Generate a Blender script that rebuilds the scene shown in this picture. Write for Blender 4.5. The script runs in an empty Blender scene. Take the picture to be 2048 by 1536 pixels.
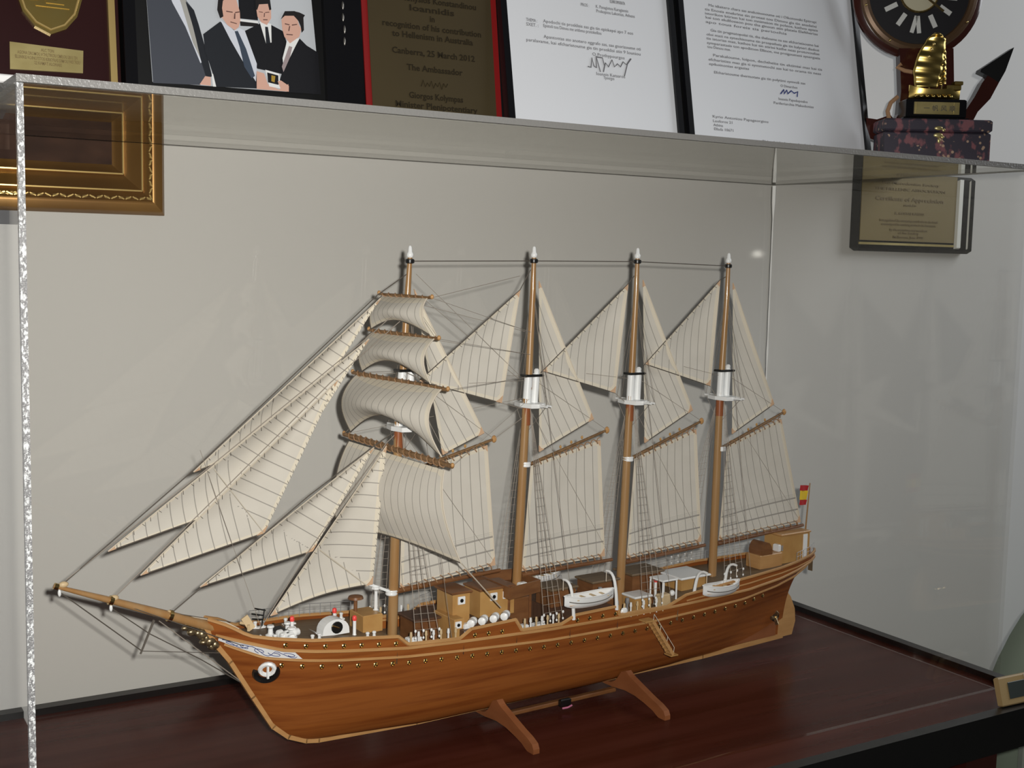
import bpy, math, random
from mathutils import Vector, Matrix
random.seed(7)
S = bpy.context.scene
COL = S.collection
PI = math.pi

# ---------------------------------------------------------------- camera, world, lights, exposure
cam_d = bpy.data.cameras.new('camera'); cam = bpy.data.objects.new('camera', cam_d); COL.objects.link(cam)
S.camera = cam
YAW, PITCH, ROLL = .5393, -.1028, .0217
CAM = Vector((-1.026, -1.1169, .4159))
cam_d.sensor_width = 36.0; cam_d.lens = 36.0 * 2434 / 2048; cam_d.clip_start = .02
_f = Vector((math.sin(YAW) * math.cos(PITCH), math.cos(YAW) * math.cos(PITCH), math.sin(PITCH)))
_r = Vector((math.cos(YAW), -math.sin(YAW), 0)); _u = _r.cross(_f)
CR = _r * math.cos(ROLL) + _u * math.sin(ROLL); CU = -_r * math.sin(ROLL) + _u * math.cos(ROLL)
cam.matrix_world = Matrix(((CR.x, CU.x, -_f.x, CAM.x), (CR.y, CU.y, -_f.y, CAM.y), (CR.z, CU.z, -_f.z, CAM.z), (0, 0, 0, 1)))

w = bpy.data.worlds.new('room_ambient'); S.world = w; w.use_nodes = True
w.node_tree.nodes['Background'].inputs[0].default_value = (.95, .97, 1.0, 1)
w.node_tree.nodes['Background'].inputs[1].default_value = .025

def lamp(name, kind, loc, aim, energy, color=(1, 1, 1), **kw):
    d = bpy.data.lights.new(name, kind); d.energy = energy; d.color = color
    for k, v in kw.items(): setattr(d, k, v)
    o = bpy.data.objects.new(name, d); COL.objects.link(o); o.location = loc
    o.rotation_euler = (Vector(aim) - Vector(loc)).to_track_quat('-Z', 'Y').to_euler()
    return o
# the camera's own flash, just above and right of the lens, aimed a little to the left
FL = CAM + CR * .032 + CU * .022 - _f * .01
lamp('camera_flash', 'SPOT', FL, (-.60, 0, .37), 51.0, (1.0, .985, .955), spot_size=math.radians(98), spot_blend=1.0, shadow_soft_size=.008)
# unseen fill lamp, added high on the right to brighten the right wall
lamp('right_wall_fill', 'AREA', (1.55, -.75, 1.25), (.30, .03, .60), 17.0, (.92, .96, 1.0), shape='RECTANGLE', size=.9, size_y=1.1)

S.view_settings.view_transform = 'Standard'; S.view_settings.look = 'None'
S.view_settings.gamma = 1; S.view_settings.use_curve_mapping = False
S.view_settings.exposure = 0.0
S.cycles.transparent_max_bounces = 40; S.cycles.max_bounces = 10; S.cycles.sample_clamp_indirect = 4.0
S.cycles.caustics_reflective = False; S.cycles.caustics_refractive = False

# ---------------------------------------------------------------- materials
def mat(name, color, rough=.5, metal=0.0, spec=.5, coat=0.0, noise=None, bump=0.0, bscale=200.0, trans=0.0):
    """noise = (second colour, (sx,sy,sz) scale, contrast low, contrast high)"""
    m = bpy.data.materials.new(name); m.use_nodes = True
    nt = m.node_tree; b = nt.nodes['Principled BSDF']
    b.inputs['Base Color'].default_value = (*color, 1); b.inputs['Roughness'].default_value = rough
    b.inputs['Metallic'].default_value = metal; b.inputs['Specular IOR Level'].default_value = spec
    b.inputs['Coat Weight'].default_value = coat; b.inputs['Coat Roughness'].default_value = .06
    if noise or bump:
        tc = nt.nodes.new('ShaderNodeTexCoord')
    if noise:
        c2, sc, lo, hi = noise
        mp = nt.nodes.new('ShaderNodeMapping'); mp.inputs['Scale'].default_value = sc
        nz = nt.nodes.new('ShaderNodeTexNoise'); nz.inputs['Scale'].default_value = 1; nz.inputs['Detail'].default_value = 5
        rp = nt.nodes.new('ShaderNodeValToRGB')
        rp.color_ramp.elements[0].position = lo; rp.color_ramp.elements[0].color = (*color, 1)
        rp.color_ramp.elements[1].position = hi; rp.color_ramp.elements[1].color = (*c2, 1)
        nt.links.new(tc.outputs['Object'], mp.inputs['Vector']); nt.links.new(mp.outputs[0], nz.inputs['Vector'])
        nt.links.new(nz.outputs[0], rp.inputs[0]); nt.links.new(rp.outputs[0], b.inputs['Base Color'])
    if bump:
        n2 = nt.nodes.new('ShaderNodeTexNoise'); n2.inputs['Scale'].default_value = bscale
        bp = nt.nodes.new('ShaderNodeBump'); bp.inputs['Strength'].default_value = bump; bp.inputs['Distance'].default_value = .001
        nt.links.new(tc.outputs['Object'], n2.inputs['Vector']); nt.links.new(n2.outputs[0], bp.inputs['Height'])
        nt.links.new(bp.outputs[0], b.inputs['Normal'])
    return m

def acrylic(name, tint):
    """clear sheet: light passes straight through, mirror share by Schlick's law on the viewing angle"""
    m = bpy.data.materials.new(name); m.use_nodes = True; nt = m.node_tree; N = nt.nodes
    for n in list(N): N.remove(n)
    out = N.new('ShaderNodeOutputMaterial'); mix = N.new('ShaderNodeMixShader')
    tr = N.new('ShaderNodeBsdfTransparent'); tr.inputs[0].default_value = (*tint, 1)
    gl = N.new('ShaderNodeBsdfGlossy'); gl.inputs['Roughness'].default_value = .012; gl.inputs[0].default_value = (.95, .95, .93, 1)
    g = N.new('ShaderNodeNewGeometry'); dt = N.new('ShaderNodeVectorMath'); dt.operation = 'DOT_PRODUCT'
    ab = N.new('ShaderNodeMath'); ab.operation = 'ABSOLUTE'
    sb = N.new('ShaderNodeMath'); sb.operation = 'SUBTRACT'; sb.inputs[0].default_value = 1; sb.use_clamp = True
    pw = N.new('ShaderNodeMath'); pw.operation = 'POWER'; pw.inputs[1].default_value = 5
    ma = N.new('ShaderNodeMath'); ma.operation = 'MULTIPLY_ADD'; ma.inputs[1].default_value = .96; ma.inputs[2].default_value = .035
    L = nt.links.new
    L(g.outputs['Normal'], dt.inputs[0]); L(g.outputs['Incoming'], dt.inputs[1]); L(dt.outputs['Value'], ab.inputs[0])
    L(ab.outputs[0], sb.inputs[1]); L(sb.outputs[0], pw.inputs[0]); L(pw.outputs[0], ma.inputs[0])
    L(ma.outputs[0], mix.inputs[0]); L(tr.outputs[0], mix.inputs[1]); L(gl.outputs[0], mix.inputs[2]); L(mix.outputs[0], out.inputs[0])
    return m

def sailcloth():
    m = bpy.data.materials.new('sailcloth'); m.use_nodes = True; nt = m.node_tree; N = nt.nodes; L = nt.links.new
    b = N['Principled BSDF']; b.inputs['Roughness'].default_value = .85; b.inputs['Specular IOR Level'].default_value = .1
    uv = N.new('ShaderNodeUVMap'); uv.uv_map = 'seam'; sp = N.new('ShaderNodeSeparateXYZ'); L(uv.outputs[0], sp.inputs[0])
    u2 = N.new('ShaderNodeUVMap'); u2.uv_map = 'hem'; s2 = N.new('ShaderNodeSeparateXYZ'); L(u2.outputs[0], s2.inputs[0])
    def line(sock, width):
        fr = N.new('ShaderNodeMath'); fr.operation = 'FRACT'; L(sock, fr.inputs[0])
        lt = N.new('ShaderNodeMath'); lt.operation = 'LESS_THAN'; lt.inputs[1].default_value = width; L(fr.outputs[0], lt.inputs[0])
        return lt.outputs[0]
    a = line(sp.outputs[0], .075)
    c = line(sp.outputs[1], .12)
    mx = N.new('ShaderNodeMath'); mx.operation = 'MAXIMUM'; L(a, mx.inputs[0]); L(c, mx.inputs[1])
    he = N.new('ShaderNodeMath'); he.operation = 'LESS_THAN'; he.inputs[1].default_value = .0035; L(s2.outputs[0], he.inputs[0])
    no = N.new('ShaderNodeTexNoise'); no.inputs['Scale'].default_value = 60
    tc = N.new('ShaderNodeTexCoord'); L(tc.outputs['Object'], no.inputs['Vector'])
    rp = N.new('ShaderNodeValToRGB'); rp.color_ramp.elements[0].color = (.66, .62, .55, 1); rp.color_ramp.elements[1].color = (.75, .71, .64, 1)
    L(no.outputs[0], rp.inputs[0])
    m1 = N.new('ShaderNodeMix'); m1.data_type = 'RGBA'; m1.inputs[7].default_value = (.80, .73, .60, 1)
    L(he.outputs[0], m1.inputs[0]); L(rp.outputs[0], m1.inputs[6])
    m2 = N.new('ShaderNodeMix'); m2.data_type = 'RGBA'; m2.inputs[7].default_value = (.38, .355, .32, 1)
    L(mx.outputs[0], m2.inputs[0]); L(m1.outputs[2], m2.inputs[6]); L(m2.outputs[2], b.inputs['Base Color'])
    tl = N.new('ShaderNodeBsdfTranslucent'); L(m2.outputs[2], tl.inputs[0])
    ms = N.new('ShaderNodeMixShader'); ms.inputs[0].default_value = .18
    L(b.outputs[0], ms.inputs[1]); L(tl.outputs[0], ms.inputs[2]); L(ms.outputs[0], N['Material Output'].inputs[0])
    return m

M = dict(
    wall=mat('wall_paint', (.70, .69, .67), .8, spec=.2, noise=((.68, .67, .65), (3, 3, 3), .3, .7)),
    floor=mat('floor_wood', (.16, .09, .05), .4, noise=((.10, .05, .03), (1, 12, 1), .3, .7)),
    table=mat('mahogany_top', (.056, .012, .007), .24, spec=.10, noise=((.095, .026, .018), (3, 55, 3), .35, .75)),
    black=mat('black_lacquer', (.006, .006, .006), .35),
    blackgloss=mat('black_gloss', (.006, .006, .007), .2, spec=.35),
    mahog=mat('mahogany_dark', (.06, .012, .009), .35, noise=((.03, .007, .005), (20, 20, 3), .3, .7)),
    clear=acrylic('clear_acrylic', (.983, .980, .971)),
    edge=mat('polished_acrylic_edge', (.22, .22, .225), .15, spec=.7, noise=((.72, .74, .75), (600, 600, 330), .50, .62), bump=.9, bscale=900),
    clearedge=mat('sawn_acrylic_edge', (.17, .165, .155), .3, spec=.3, bump=.4, bscale=500),
    hull=mat('hull_wood', (.29, .090, .019), .38, spec=.18, noise=((.185, .048, .010), (9, 30, 190), .42, .70)),
    hull2=mat('keel_wood', (.27, .095, .035), .4, noise=((.21, .07, .025), (12, 30, 90), .35, .7)),
    tan=mat('light_wood', (.52, .29, .115), .38, coat=.1, noise=((.44, .23, .085), (40, 40, 200), .35, .7)),
    tan2=mat('yellow_wood', (.50, .29, .10), .4, noise=((.42, .22, .07), (60, 60, 60), .35, .7)),
    mast=mat('mast_wood', (.36, .215, .095), .3, coat=.2, noise=((.33, .17, .06), (120, 120, 20), .35, .7)),
    mastred=mat('mast_red_wood', (.27, .085, .03), .35),
    spar=mat('dark_spar_wood', (.235, .135, .060), .45, noise=((.15, .08, .035), (300, 300, 300), .4, .65)),
    deck=mat('deck_planks', (.17, .115, .065), .5, noise=((.12, .078, .042), (8, 380, 8), .35, .65)),
    darkdeck=mat('dark_deck', (.11, .055, .032), .5, noise=((.075, .036, .02), (8, 300, 8), .35, .65)),
    white=mat('white_paint', (.82, .83, .83), .35, coat=.1),
    red=mat('red_paint', (.85, .07, .06), .4),
    gray=mat('gray_metal', (.35, .35, .36), .4, metal=.4),
    brass=mat('brass', (.62, .45, .18), .22, metal=1),
    bronze=mat('bronze', (.20, .15, .085), .3, metal=.8, noise=((.45, .35, .2), (300, 300, 300), .45, .65)),
    gold=mat('gold_metal', (.62, .46, .15), .30, metal=1, noise=((.60, .42, .12), (60, 60, 60), .35, .7)),
    goldplate=mat('gold_plate', (.70, .58, .26), .32, metal=.75, noise=((.50, .40, .16), (25, 25, 40), .35, .65)),
    gilt=mat('gilt_frame', (.31, .165, .040), .36, metal=.55, noise=((.22, .11, .028), (9, 9, 9), .3, .7)),
    giltlight=mat('gilt_bright', (.72, .52, .20), .3, metal=.7),
    rope=mat('rope_dark', (.10, .085, .07), .8),
    thread=mat('rigging_thread', (.30, .26, .22), .8),
    lightrope=mat('light_rope', (.62, .55, .45), .8),
    peach=mat('reinforced_corner', (.58, .38, .24), .8),
    yarn=mat('brown_roping', (.30, .17, .085), .7),
    ink=mat('printed_ink', (.05, .05, .055), .7),
    inkblack=mat('engraved_black', (.022, .017, .010), .8, spec=.05),
    inkblue=mat('blue_ink', (.05, .07, .22), .7),
    inkgold=mat('plaque_lettering', (.16, .11, .035), .5),
    paper=mat('white_paper', (.66, .67, .69), .6, spec=.3),
    brownplate=mat('brown_plate', (.082, .062, .030), .3, metal=.3, noise=((.066, .049, .026), (6, 6, 6), .3, .7)),
    redtrim=mat('red_trim', (.20, .007, .007), .4),
    wine=mat('wine_wood', (.022, .006, .006), .25, coat=.3),
    skin=mat('printed_skin', (.62, .36, .27), .5),
    brown=mat('brown_wood', (.20, .085, .03), .4, noise=((.14, .055, .02), (60, 60, 200), .35, .7)),
    beige=mat('beige_wood', (.60, .45, .26), .5),
    green=mat('green_leather', (.30, .36, .27), .5),
    greenlight=mat('pale_green_piping', (.46, .50, .42), .45),
    clockred=mat('clock_wood', (.036, .008, .005), .2, coat=.5, noise=((.045, .010, .007), (20, 20, 20), .3, .7)),
    dial=mat('clock_dial', (.014, .013, .015), .4),
    clockring=mat('clock_bronze', (.12, .068, .034), .35, metal=.4),
    twine=mat('clock_twine', (.36, .20, .10), .8),
    bone=mat('numeral_white', (.60, .60, .57), .5),
    ivory=mat('dial_centre', (.50, .46, .32), .5),
    flagred=mat('flag_red', (.45, .015, .02), .7), flagyel=mat('flag_yellow', (.80, .55, .03), .7),
    painting=mat('oil_painting', (.035, .017, .012), .6, spec=.1, noise=((.075, .036, .022), (22, 22, 40), .4, .7)),
    paintpatch=mat('painted_detail', (.18, .10, .065), .5, noise=((.24, .13, .08), (80, 80, 80), .35, .7)),
    scrollwhite=mat('scroll_white', (.78, .79, .80), .4),
)
M['sail'] = sailcloth()

# ---------------------------------------------------------------- mesh helpers
class MB:
    def __init__(s): s.v = []; s.f = []; s.m = []
    def add(s, v, f, mi=0):
        o = len(s.v); s.v += [tuple(p) for p in v]; s.f += [tuple(i + o for i in q) for q in f]; s.m += [mi] * len(f); return s
    def box(s, c, d, rot=None, mi=0, bev=0.0):
        x, y, z = d[0] / 2, d[1] / 2, d[2] / 2
        if bev > 0:
            b = min(bev, x * .9, y * .9, z * .9); vs = []
            for sz in (-1, 1):
                for dz, k in ((z, b), (z - b, 0)) if sz < 0 else ((z - b, 0), (z, b)):
                    for sx, sy in ((-1, -1), (1, -1), (1, 1), (-1, 1)):
                        vs.append(Vector((sx * (x - k), sy * (y - k), sz * dz)))
            fs = [(3, 2, 1, 0), (12, 13, 14, 15)]
            for r in range(3):
                for i in range(4):
                    j = (i + 1) % 4; fs.append((r * 4 + i, r * 4 + j, r * 4 + 4 + j, r * 4 + 4 + i))
        else:
            vs = [Vector((sx * x, sy * y, sz * z)) for sz in (-1, 1) for sx, sy in ((-1, -1), (1, -1), (1, 1), (-1, 1))]
            fs = [(3, 2, 1, 0), (4, 5, 6, 7), (0, 1, 5, 4), (1, 2, 6, 5), (2, 3, 7, 6), (3, 0, 4, 7)]
        if rot is not None: vs = [rot @ p for p in vs]
        c = Vector(c); return s.add([p + c for p in vs], fs, mi)
    def span(s, a, b, mi=0, bev=0.0):
        return s.box([(a[i] + b[i]) / 2 for i in range(3)], [abs(a[i] - b[i]) for i in range(3)], None, mi, bev)
    def bar(s, a, b, wd, hg, up=(0, 0, 1), mi=0):
        a, b = Vector(a), Vector(b); d = (b - a); l = d.length; d.normalize()
        y = Vector(up).cross(d)
        if y.length < 1e-6: y = Vector((0, 1, 0))
        y.normalize(); z = d.cross(y)
        return s.box((a + b) / 2, (l, wd, hg), Matrix((d, y, z)).transposed(), mi)
    def tube(s, pts, r, n=6, mi=0, closed=False):
        pts = [Vector(p) for p in pts]; k = len(pts); rs = r if isinstance(r, (list, tuple)) else [r] * k
        vs = []; fs = []; up = None
        for i in range(k):
            if closed: t = pts[(i + 1) % k] - pts[i - 1]
            else: t = pts[min(i + 1, k - 1)] - pts[max(i - 1, 0)]
            t.normalize()
            if up is None:
                up = Vector((0, 0, 1)) if abs(t.z) < .9 else Vector((1, 0, 0))
            x = (up - t * up.dot(t)); x.normalize(); y = t.cross(x); up = x
            for j in range(n):
                a = 2 * PI * j / n; vs.append(pts[i] + x * (rs[i] * math.cos(a)) + y * (rs[i] * math.sin(a)))
        for i in range(k if closed else k - 1):
            i2 = (i + 1) % k
            for j in range(n):
                j2 = (j + 1) % n; fs.append((i * n + j, i * n + j2, i2 * n + j2, i2 * n + j))
        if not closed: fs += [tuple(range(n - 1, -1, -1)), tuple((k - 1) * n + j for j in range(n))]
        return s.add(vs, fs, mi)
    def lathe(s, prof, c=(0, 0, 0), ax=(0, 0, 1), n=14, mi=0):
        ax = Vector(ax).normalized(); x = ax.orthogonal().normalized(); y = ax.cross(x); c = Vector(c); vs = []; fs = []
        for r, h in prof:
            for j in range(n):
                a = 2 * PI * j / n; vs.append(c + ax * h + x * (r * math.cos(a)) + y * (r * math.sin(a)))
        k = len(prof)
        for i in range(k - 1):
            for j in range(n):
                j2 = (j + 1) % n; fs.append((i * n + j, i * n + j2, (i + 1) * n + j2, (i + 1) * n + j))
        fs += [tuple(range(n - 1, -1, -1)), tuple((k - 1) * n + j for j in range(n))]
        return s.add(vs, fs, mi)
    def ball(s, c, r, sc=(1, 1, 1), n=10, k=6, mi=0):
        c = Vector(c); vs = []; fs = []
        for i in range(k + 1):
            th = PI * (.03 + .94 * i / k)
            for j in range(n):
                a = 2 * PI * j / n
                vs.append(c + Vector((r * sc[0] * math.sin(th) * math.cos(a), r * sc[1] * math.sin(th) * math.sin(a), -r * sc[2] * math.cos(th))))
        for i in range(k):
            for j in range(n):
                j2 = (j + 1) % n; fs.append((i * n + j, i * n + j2, (i + 1) * n + j2, (i + 1) * n + j))
        fs += [tuple(range(n - 1, -1, -1)), tuple(k * n + j for j in range(n))]
        return s.add(vs, fs, mi)
    def prism(s, poly, off, mi=0):
        n = len(poly); off = Vector(off); p = [Vector(q) for q in poly]
        return s.add(p + [q + off for q in p], [tuple(range(n - 1, -1, -1)), tuple(range(n, 2 * n))] + [(i, (i + 1) % n, n + (i + 1) % n, n + i) for i in range(n)], mi)
    def grid(s, P, nu, nv, mi=0):
        vs = [P(i / nu, j / nv) for j in range(nv + 1) for i in range(nu + 1)]
        return s.add(vs, [(j * (nu + 1) + i, j * (nu + 1) + i + 1, (j + 1) * (nu + 1) + i + 1, (j + 1) * (nu + 1) + i) for j in range(nv) for i in range(nu)], mi)
    def build(s, name, mats, parent=None, smooth=False, loc=None):
        me = bpy.data.meshes.new(name); me.from_pydata([tuple(p) for p in s.v], [], s.f)
        for m in (mats if isinstance(mats, (list, tuple)) else [mats]): me.materials.append(m)
        if any(s.m): me.polygons.foreach_set('material_index', s.m)
        if smooth:
            me.polygons.foreach_set('use_smooth', [True] * len(me.polygons))
            try: me.set_sharp_from_angle(angle=math.radians(40))
            except Exception: pass
        me.validate(); me.update()
        o = bpy.data.objects.new(name, me); COL.objects.link(o)
        if parent is not None: o.parent = parent
        if loc is not None: o.location = loc
        return o

def empty(name, loc=(0, 0, 0), rot=(0, 0, 0), parent=None):
    o = bpy.data.objects.new(name, None); COL.objects.link(o); o.location = loc; o.rotation_euler = rot; o.empty_display_size = .02
    if parent is not None: o.parent = parent
    return o
def tag(o, label, cat, group=None):
    o['label'] = label; o['category'] = cat
    if group: o['group'] = group
    return o
def struct(o): o['kind'] = 'structure'; return o
def stuff(o): o['kind'] = 'stuff'; return o
def lab(o, t): o['label'] = t; return o
def copy(o, parent=None, loc=None):
    c = o.copy(); COL.objects.link(c)
    if parent is not None: c.parent = parent
    if loc is not None: c.location = loc
    return c
def interp(tab, x):
    if x <= tab[0][0]: return tab[0][1]
    for (a, p), (b, q) in zip(tab, tab[1:]):
        if x <= b: return p + (q - p) * (x - a) / (b - a)
    return tab[-1][1]
def text(name, body, size, at, m, parent, align='LEFT', ang=0.0, width=None, spacing=1.0):
    """flat lettering in a panel's own x-z plane, facing -y"""
    cu = bpy.data.curves.new(name, 'FONT'); cu.body = body; cu.size = size; cu.align_x = align; cu.resolution_u = 2
    cu.space_line = spacing; cu.extrude = .00008; cu.offset = size * .022 if name == 'engraved_text' else 0
    t = bpy.data.objects.new(name, cu); COL.objects.link(t)
    dg = bpy.context.evaluated_depsgraph_get(); dg.update()
    me = bpy.data.meshes.new_from_object(t.evaluated_get(dg))
    bpy.data.objects.remove(t, do_unlink=True); bpy.data.curves.remove(cu)
    if width and len(me.vertices):
        xs = [v.co.x for v in me.vertices]; k = width / max(1e-6, max(xs) - min(xs))
        for v in me.vertices: v.co.x *= k
    me.name = name; me.materials.clear(); me.materials.append(m)
    o = bpy.data.objects.new(name, me); COL.objects.link(o); o.parent = parent
    o.location = at; o.rotation_euler = (PI / 2, ang, 0)
    return o

# ---------------------------------------------------------------- room
FZ = -.85
struct(MB().span((-2.6, .028, FZ), (2.2, .12, 1.6)).build('wall_back', M['wall']))
struct(MB().span((-2.6, -2.6, FZ - .05), (2.2, .12, FZ)).build('floor', M['floor']))
struct(MB().span((-2.6, .016, FZ), (2.2, .028, FZ + .09)).build('baseboard_back', M['white']))

# ---------------------------------------------------------------- sideboard
CW, CD, CH = .908, .36, .515
sb = tag(empty('sideboard', (-CW / 2, -.19, FZ)), 'dark mahogany sideboard with glossy top and black edges under the clear ship case', 'sideboard')
def sbp(x, y, z): return (x + CW / 2, y + .19, z - FZ)
def sspan(name, a, b, m, bev=0.0): return MB().span(sbp(*a), sbp(*b), 0, bev).build(name, m, sb)
sspan('table_top', (-.96, -.398, -.03), (.012, 0, 0), M['table'])
lab(sspan('edge_strip', (-.96, .0, -.03), (.024, .012, .006), M['black']), 'black edging strip')
lab(sspan('edge_strip', (.012, -.41, -.03), (.024, 0, .006), M['black']), 'black edging strip')
lab(sspan('edge_strip', (-.96, -.41, -.036), (.024, -.398, .002), M['black']), 'black edging strip')
for x in (-.93, -.066):
    for y in (-.375, -.03):
        MB().span(sbp(x - .022, y - .02, FZ), sbp(x + .022, y + .02, -.03), 0, .004).build('leg', M['mahog'], sb)
lab(sspan('cabinet_body', (-.905, -.36, -.70), (-.10, -.02, -.031), M['black']), 'black cabinet body')
for i in range(2):
    d = sspan('door', (-.90 + i * .40, -.372, -.68), (-.505 + i * .40, -.36, -.05), M['blackgloss'], .003)
    MB().lathe([(.004, 0), (.004, .012), (.010, .016), (.010, .024), (.004, .027)], sbp(-.53 + i * .05, -.372, -.33), (0, -1, 0)).build('knob', M['brass'], d, True)

# ---------------------------------------------------------------- acrylic case
ac = tag(empty('display_case', (-CW / 2, -CD / 2, .0002)), 'clear acrylic display case with frosted sawn edges covering the sailing ship', 'display case')
TH = .0045
def cp(x, y, z): return (x + CW / 2, y + CD / 2, z)
def panel(name, a, b, thin):
    """a sheet whose two broad faces are clear and whose sawn rim is frosted"""
    mb = MB(); mb.span(cp(*a), cp(*b))
    for i, f in enumerate(mb.f):
        n = (Vector(mb.v[f[1]]) - Vector(mb.v[f[0]])).cross(Vector(mb.v[f[2]]) - Vector(mb.v[f[1]])).normalized()
        mb.m[i] = 0 if abs(n[thin]) > .9 or n.z < -.9 or n.x > .9 or n.y > .9 else (1 if (n.x < -.9 and thin == 1) or (thin == 0 and a[0] < -.5) else 0 if thin == 0 else 2)
    return mb.build(name, [M['clear'], M['edge'], M['clearedge']], ac)
lab(panel('front_panel', (-CW, -CD, 0), (0, -CD + TH, CH - TH), 1), 'clear front sheet')
panel('back_panel', (-CW + TH, -.006 - TH, 0), (-TH, -.006, CH - TH), 1)
panel('side_panel', (-CW, -CD + TH, 0), (-CW + TH, -.006, CH - TH), 0)
panel('side_panel', (-TH, -CD + TH, 0), (0, -.006, CH - TH), 0)
lab(panel('top_panel', (-CW, -CD, CH - TH), (0, -.006, CH), 2), 'clear top sheet')
# flash glints on the glued corner, put into a white knobbly bead
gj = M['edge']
for n, a, b in (('glue_joint_glint', (-TH - .0014, -.0128, .27), (-TH - .0014, -.0128, CH - TH - .002)),):
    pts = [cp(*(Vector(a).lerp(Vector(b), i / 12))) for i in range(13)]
    MB().tube(pts, [.0007 + .0022 * random.random() ** 3 + .0016 * (i > 10) for i in range(len(pts))], 8).build(n, mat('white_glint_bead', (.95, .95, .93), .4, spec=1), ac, True)

# ---------------------------------------------------------------- wall shelf and what stands on it
SHZ = .537
sh = tag(empty('wall_shelf', (-.35, 0, SHZ - .003)), 'narrow pale wall shelf just above the ship case carrying plaques and letters', 'shelf')
MB().span((-.75, -.184, -.003), (.59, .028, .003), 0, .001).build('board', M['wall'], sh)
for x in (-.6, 0, .3):
    MB().prism([(x - .006, .028, -.003), (x - .006, -.0, -.003), (x - .006, .028, -.010)], (.012, 0, 0)).build('bracket', M['gray'], sh)

class Lean:
    """a panel leaning back against the wall: local x right, z up the panel, front face at y = 0"""
    def __init__(s, name, x, deg, y, label, cat, group=None):
        s.o = tag(empty(name, (x, y, SHZ), (-math.radians(deg), 0, 0)), label, cat, group); s.x = x
    def q(s, p, y=0.0): return (p[0] - s.x, y, p[1])
    def slab(s, name, x0, x1, z0, z1, y0, y1, m, bev=0.0, parent=None):
        return MB().span((x0 - s.x, y0, z0), (x1 - s.x, y1, z1), 0, bev).build(name, m, parent or s.o)
    def rim(s, name, x0, x1, z0, z1, w, y0, y1, m):
        for a, b, c, d in ((x0, x1, z0, z0 + w), (x0, x1, z1 - w, z1), (x0, x0 + w, z0 + w, z1 - w), (x1 - w, x1, z0 + w, z1 - w)):
            s.slab(name, a, b, c, d, y0, y1, m)

# shield plaque
L = Lean('shield_plaque', -.84, 7.5, -.060, 'dark wine wooden plaque with golden shield and engraved gold plate at far left of shelf', 'plaque')
L.slab('board', -.93, -.790, .0005, .215, 0, .014, M['wine'], .003)
lab(L.slab('gold_edge', -.7872, -.7818, .0005, .215, -.002, .012, M['giltlight'], .001), 'thin gold edging bar')
L.slab('backing', -.79, -.778, .0005, .215, .003, .014, M['wine'])
sx, top, bot = -.8335, .125, .0515
pr = [(sx - .0255, top), (sx - .0255, .083), (sx - .021, .068), (sx - .012, .057), (sx, bot), (sx + .012, .057), (sx + .021, .068), (sx + .0255, .083), (sx + .0255, top), (sx, top + .006)]
sd = MB().prism([L.q(p, -.0001) for p in pr], (0, -.003, 0)).build('shield', M['gold'], L.o)
mb = MB(); mb.tube([L.q((sx + (p[0] - sx) * .9, .09 + (p[1] - .09) * .9), -.003) for p in pr], .0010, 6, closed=True); mb.build('raised_rim', M['giltlight'], sd, True)
mb = MB()
mb.ball(L.q((sx + .002, .084), -.0035), .008, (1, .35, .75)); mb.ball(L.q((sx - .004, .093), -.0035), .007, (.8, .3, 1)); mb.ball(L.q((sx + .006, .096), -.0035), .006, (1, .3, .8))
mb.ball(L.q((sx - .012, .080), -.0035), .004, (1.6, .3, .6)); mb.box(L.q((sx + .002, .0745), -.0035), (.026, .0016, .0022)); mb.box(L.q((sx + .004, .0785), -.0036), (.014, .002, .004))
mb.build('relief_emblem', M['gold'], sd, True)
pl = MB().prism([L.q(p, -.0001) for p in ((-.8655, .0205), (-.8095, .0225), (-.8085, .0410), (-.8650, .0425))], (0, -.0016, 0)).build('engraved_plate', M['goldplate'], L.o)
for k, (t, wd) in enumerate((('ALC TON', .010), ('AGONA DROMOU ATHLITIKOU OMILOU 2011 TH', .046), ('ELLINIKIS KOINOTITOS KIRKYRAS DIMOU NOTIOU', .050), ('22 KAMAT ALONAKI', .021))):
    text('engraved_text', t, .0038, (L.q((-.8365, .0370 - k * .0036))[0], -.0020, .0368 - k * .0036), M['inkgold'], pl, 'CENTER', .012, wd)

# framed group photograph
L = Lean('framed_photograph', -.677, 7.5, -.060, 'black framed photograph of four men in dark suits handing over a medal', 'photograph')
L.slab('mount', -.776, -.5868, .0005, .23, 0, .010, M['black'])
L.rim('frame_side', -.776, -.5868, .0005, .23, .010, -.006, 0, M['blackgloss'])
def PP(*pts): return [L.q((a, b - .020)) for a, b in pts]
mb = MB(); MATS = [mat('print_%s' % n, c, .45, spec=.4) for n, c in dict(background=(.46, .48, .50), charcoal=(.050, .055, .068), navy=(.012, .014, .018), black=(.006, .006, .008), shirt=(.55, .57, .62), tie=(.04, .055, .08), striped=(.33, .32, .29), flesh=(.58, .34, .26), hair=(.012, .010, .010), white=(.70, .70, .68), gold=(.35, .22, .03), pink=(.30, .24, .24), brow=(.12, .06, .05)).items()]
IDX = dict(background=0, charcoal=1, navy=2, black=3, shirt=4, tie=5, striped=6, flesh=7, hair=8, white=9, gold=10, pink=11, brow=12)
LAY = [0]
def pp(colour, pts):
    LAY[0] += 1; y = -.0002 - .00004 * LAY[0]
    mb.prism([(p[0], y, p[2]) for p in PP(*pts)], (0, -.00003, 0), IDX[colour])
pp('background', [(-0.7553, 0.1267), (-0.6071, 0.147), (-0.6016, 0.0438), (-0.7527, 0.041)])
pp('black', [(-0.6747, 0.1345), (-0.6577, 0.1368), (-0.6575, 0.1045), (-0.6744, 0.1042)])
pp('white', [(-0.6744, 0.1035), (-0.6575, 0.1036), (-0.6576, 0.1019), (-0.6741, 0.1019)])
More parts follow.
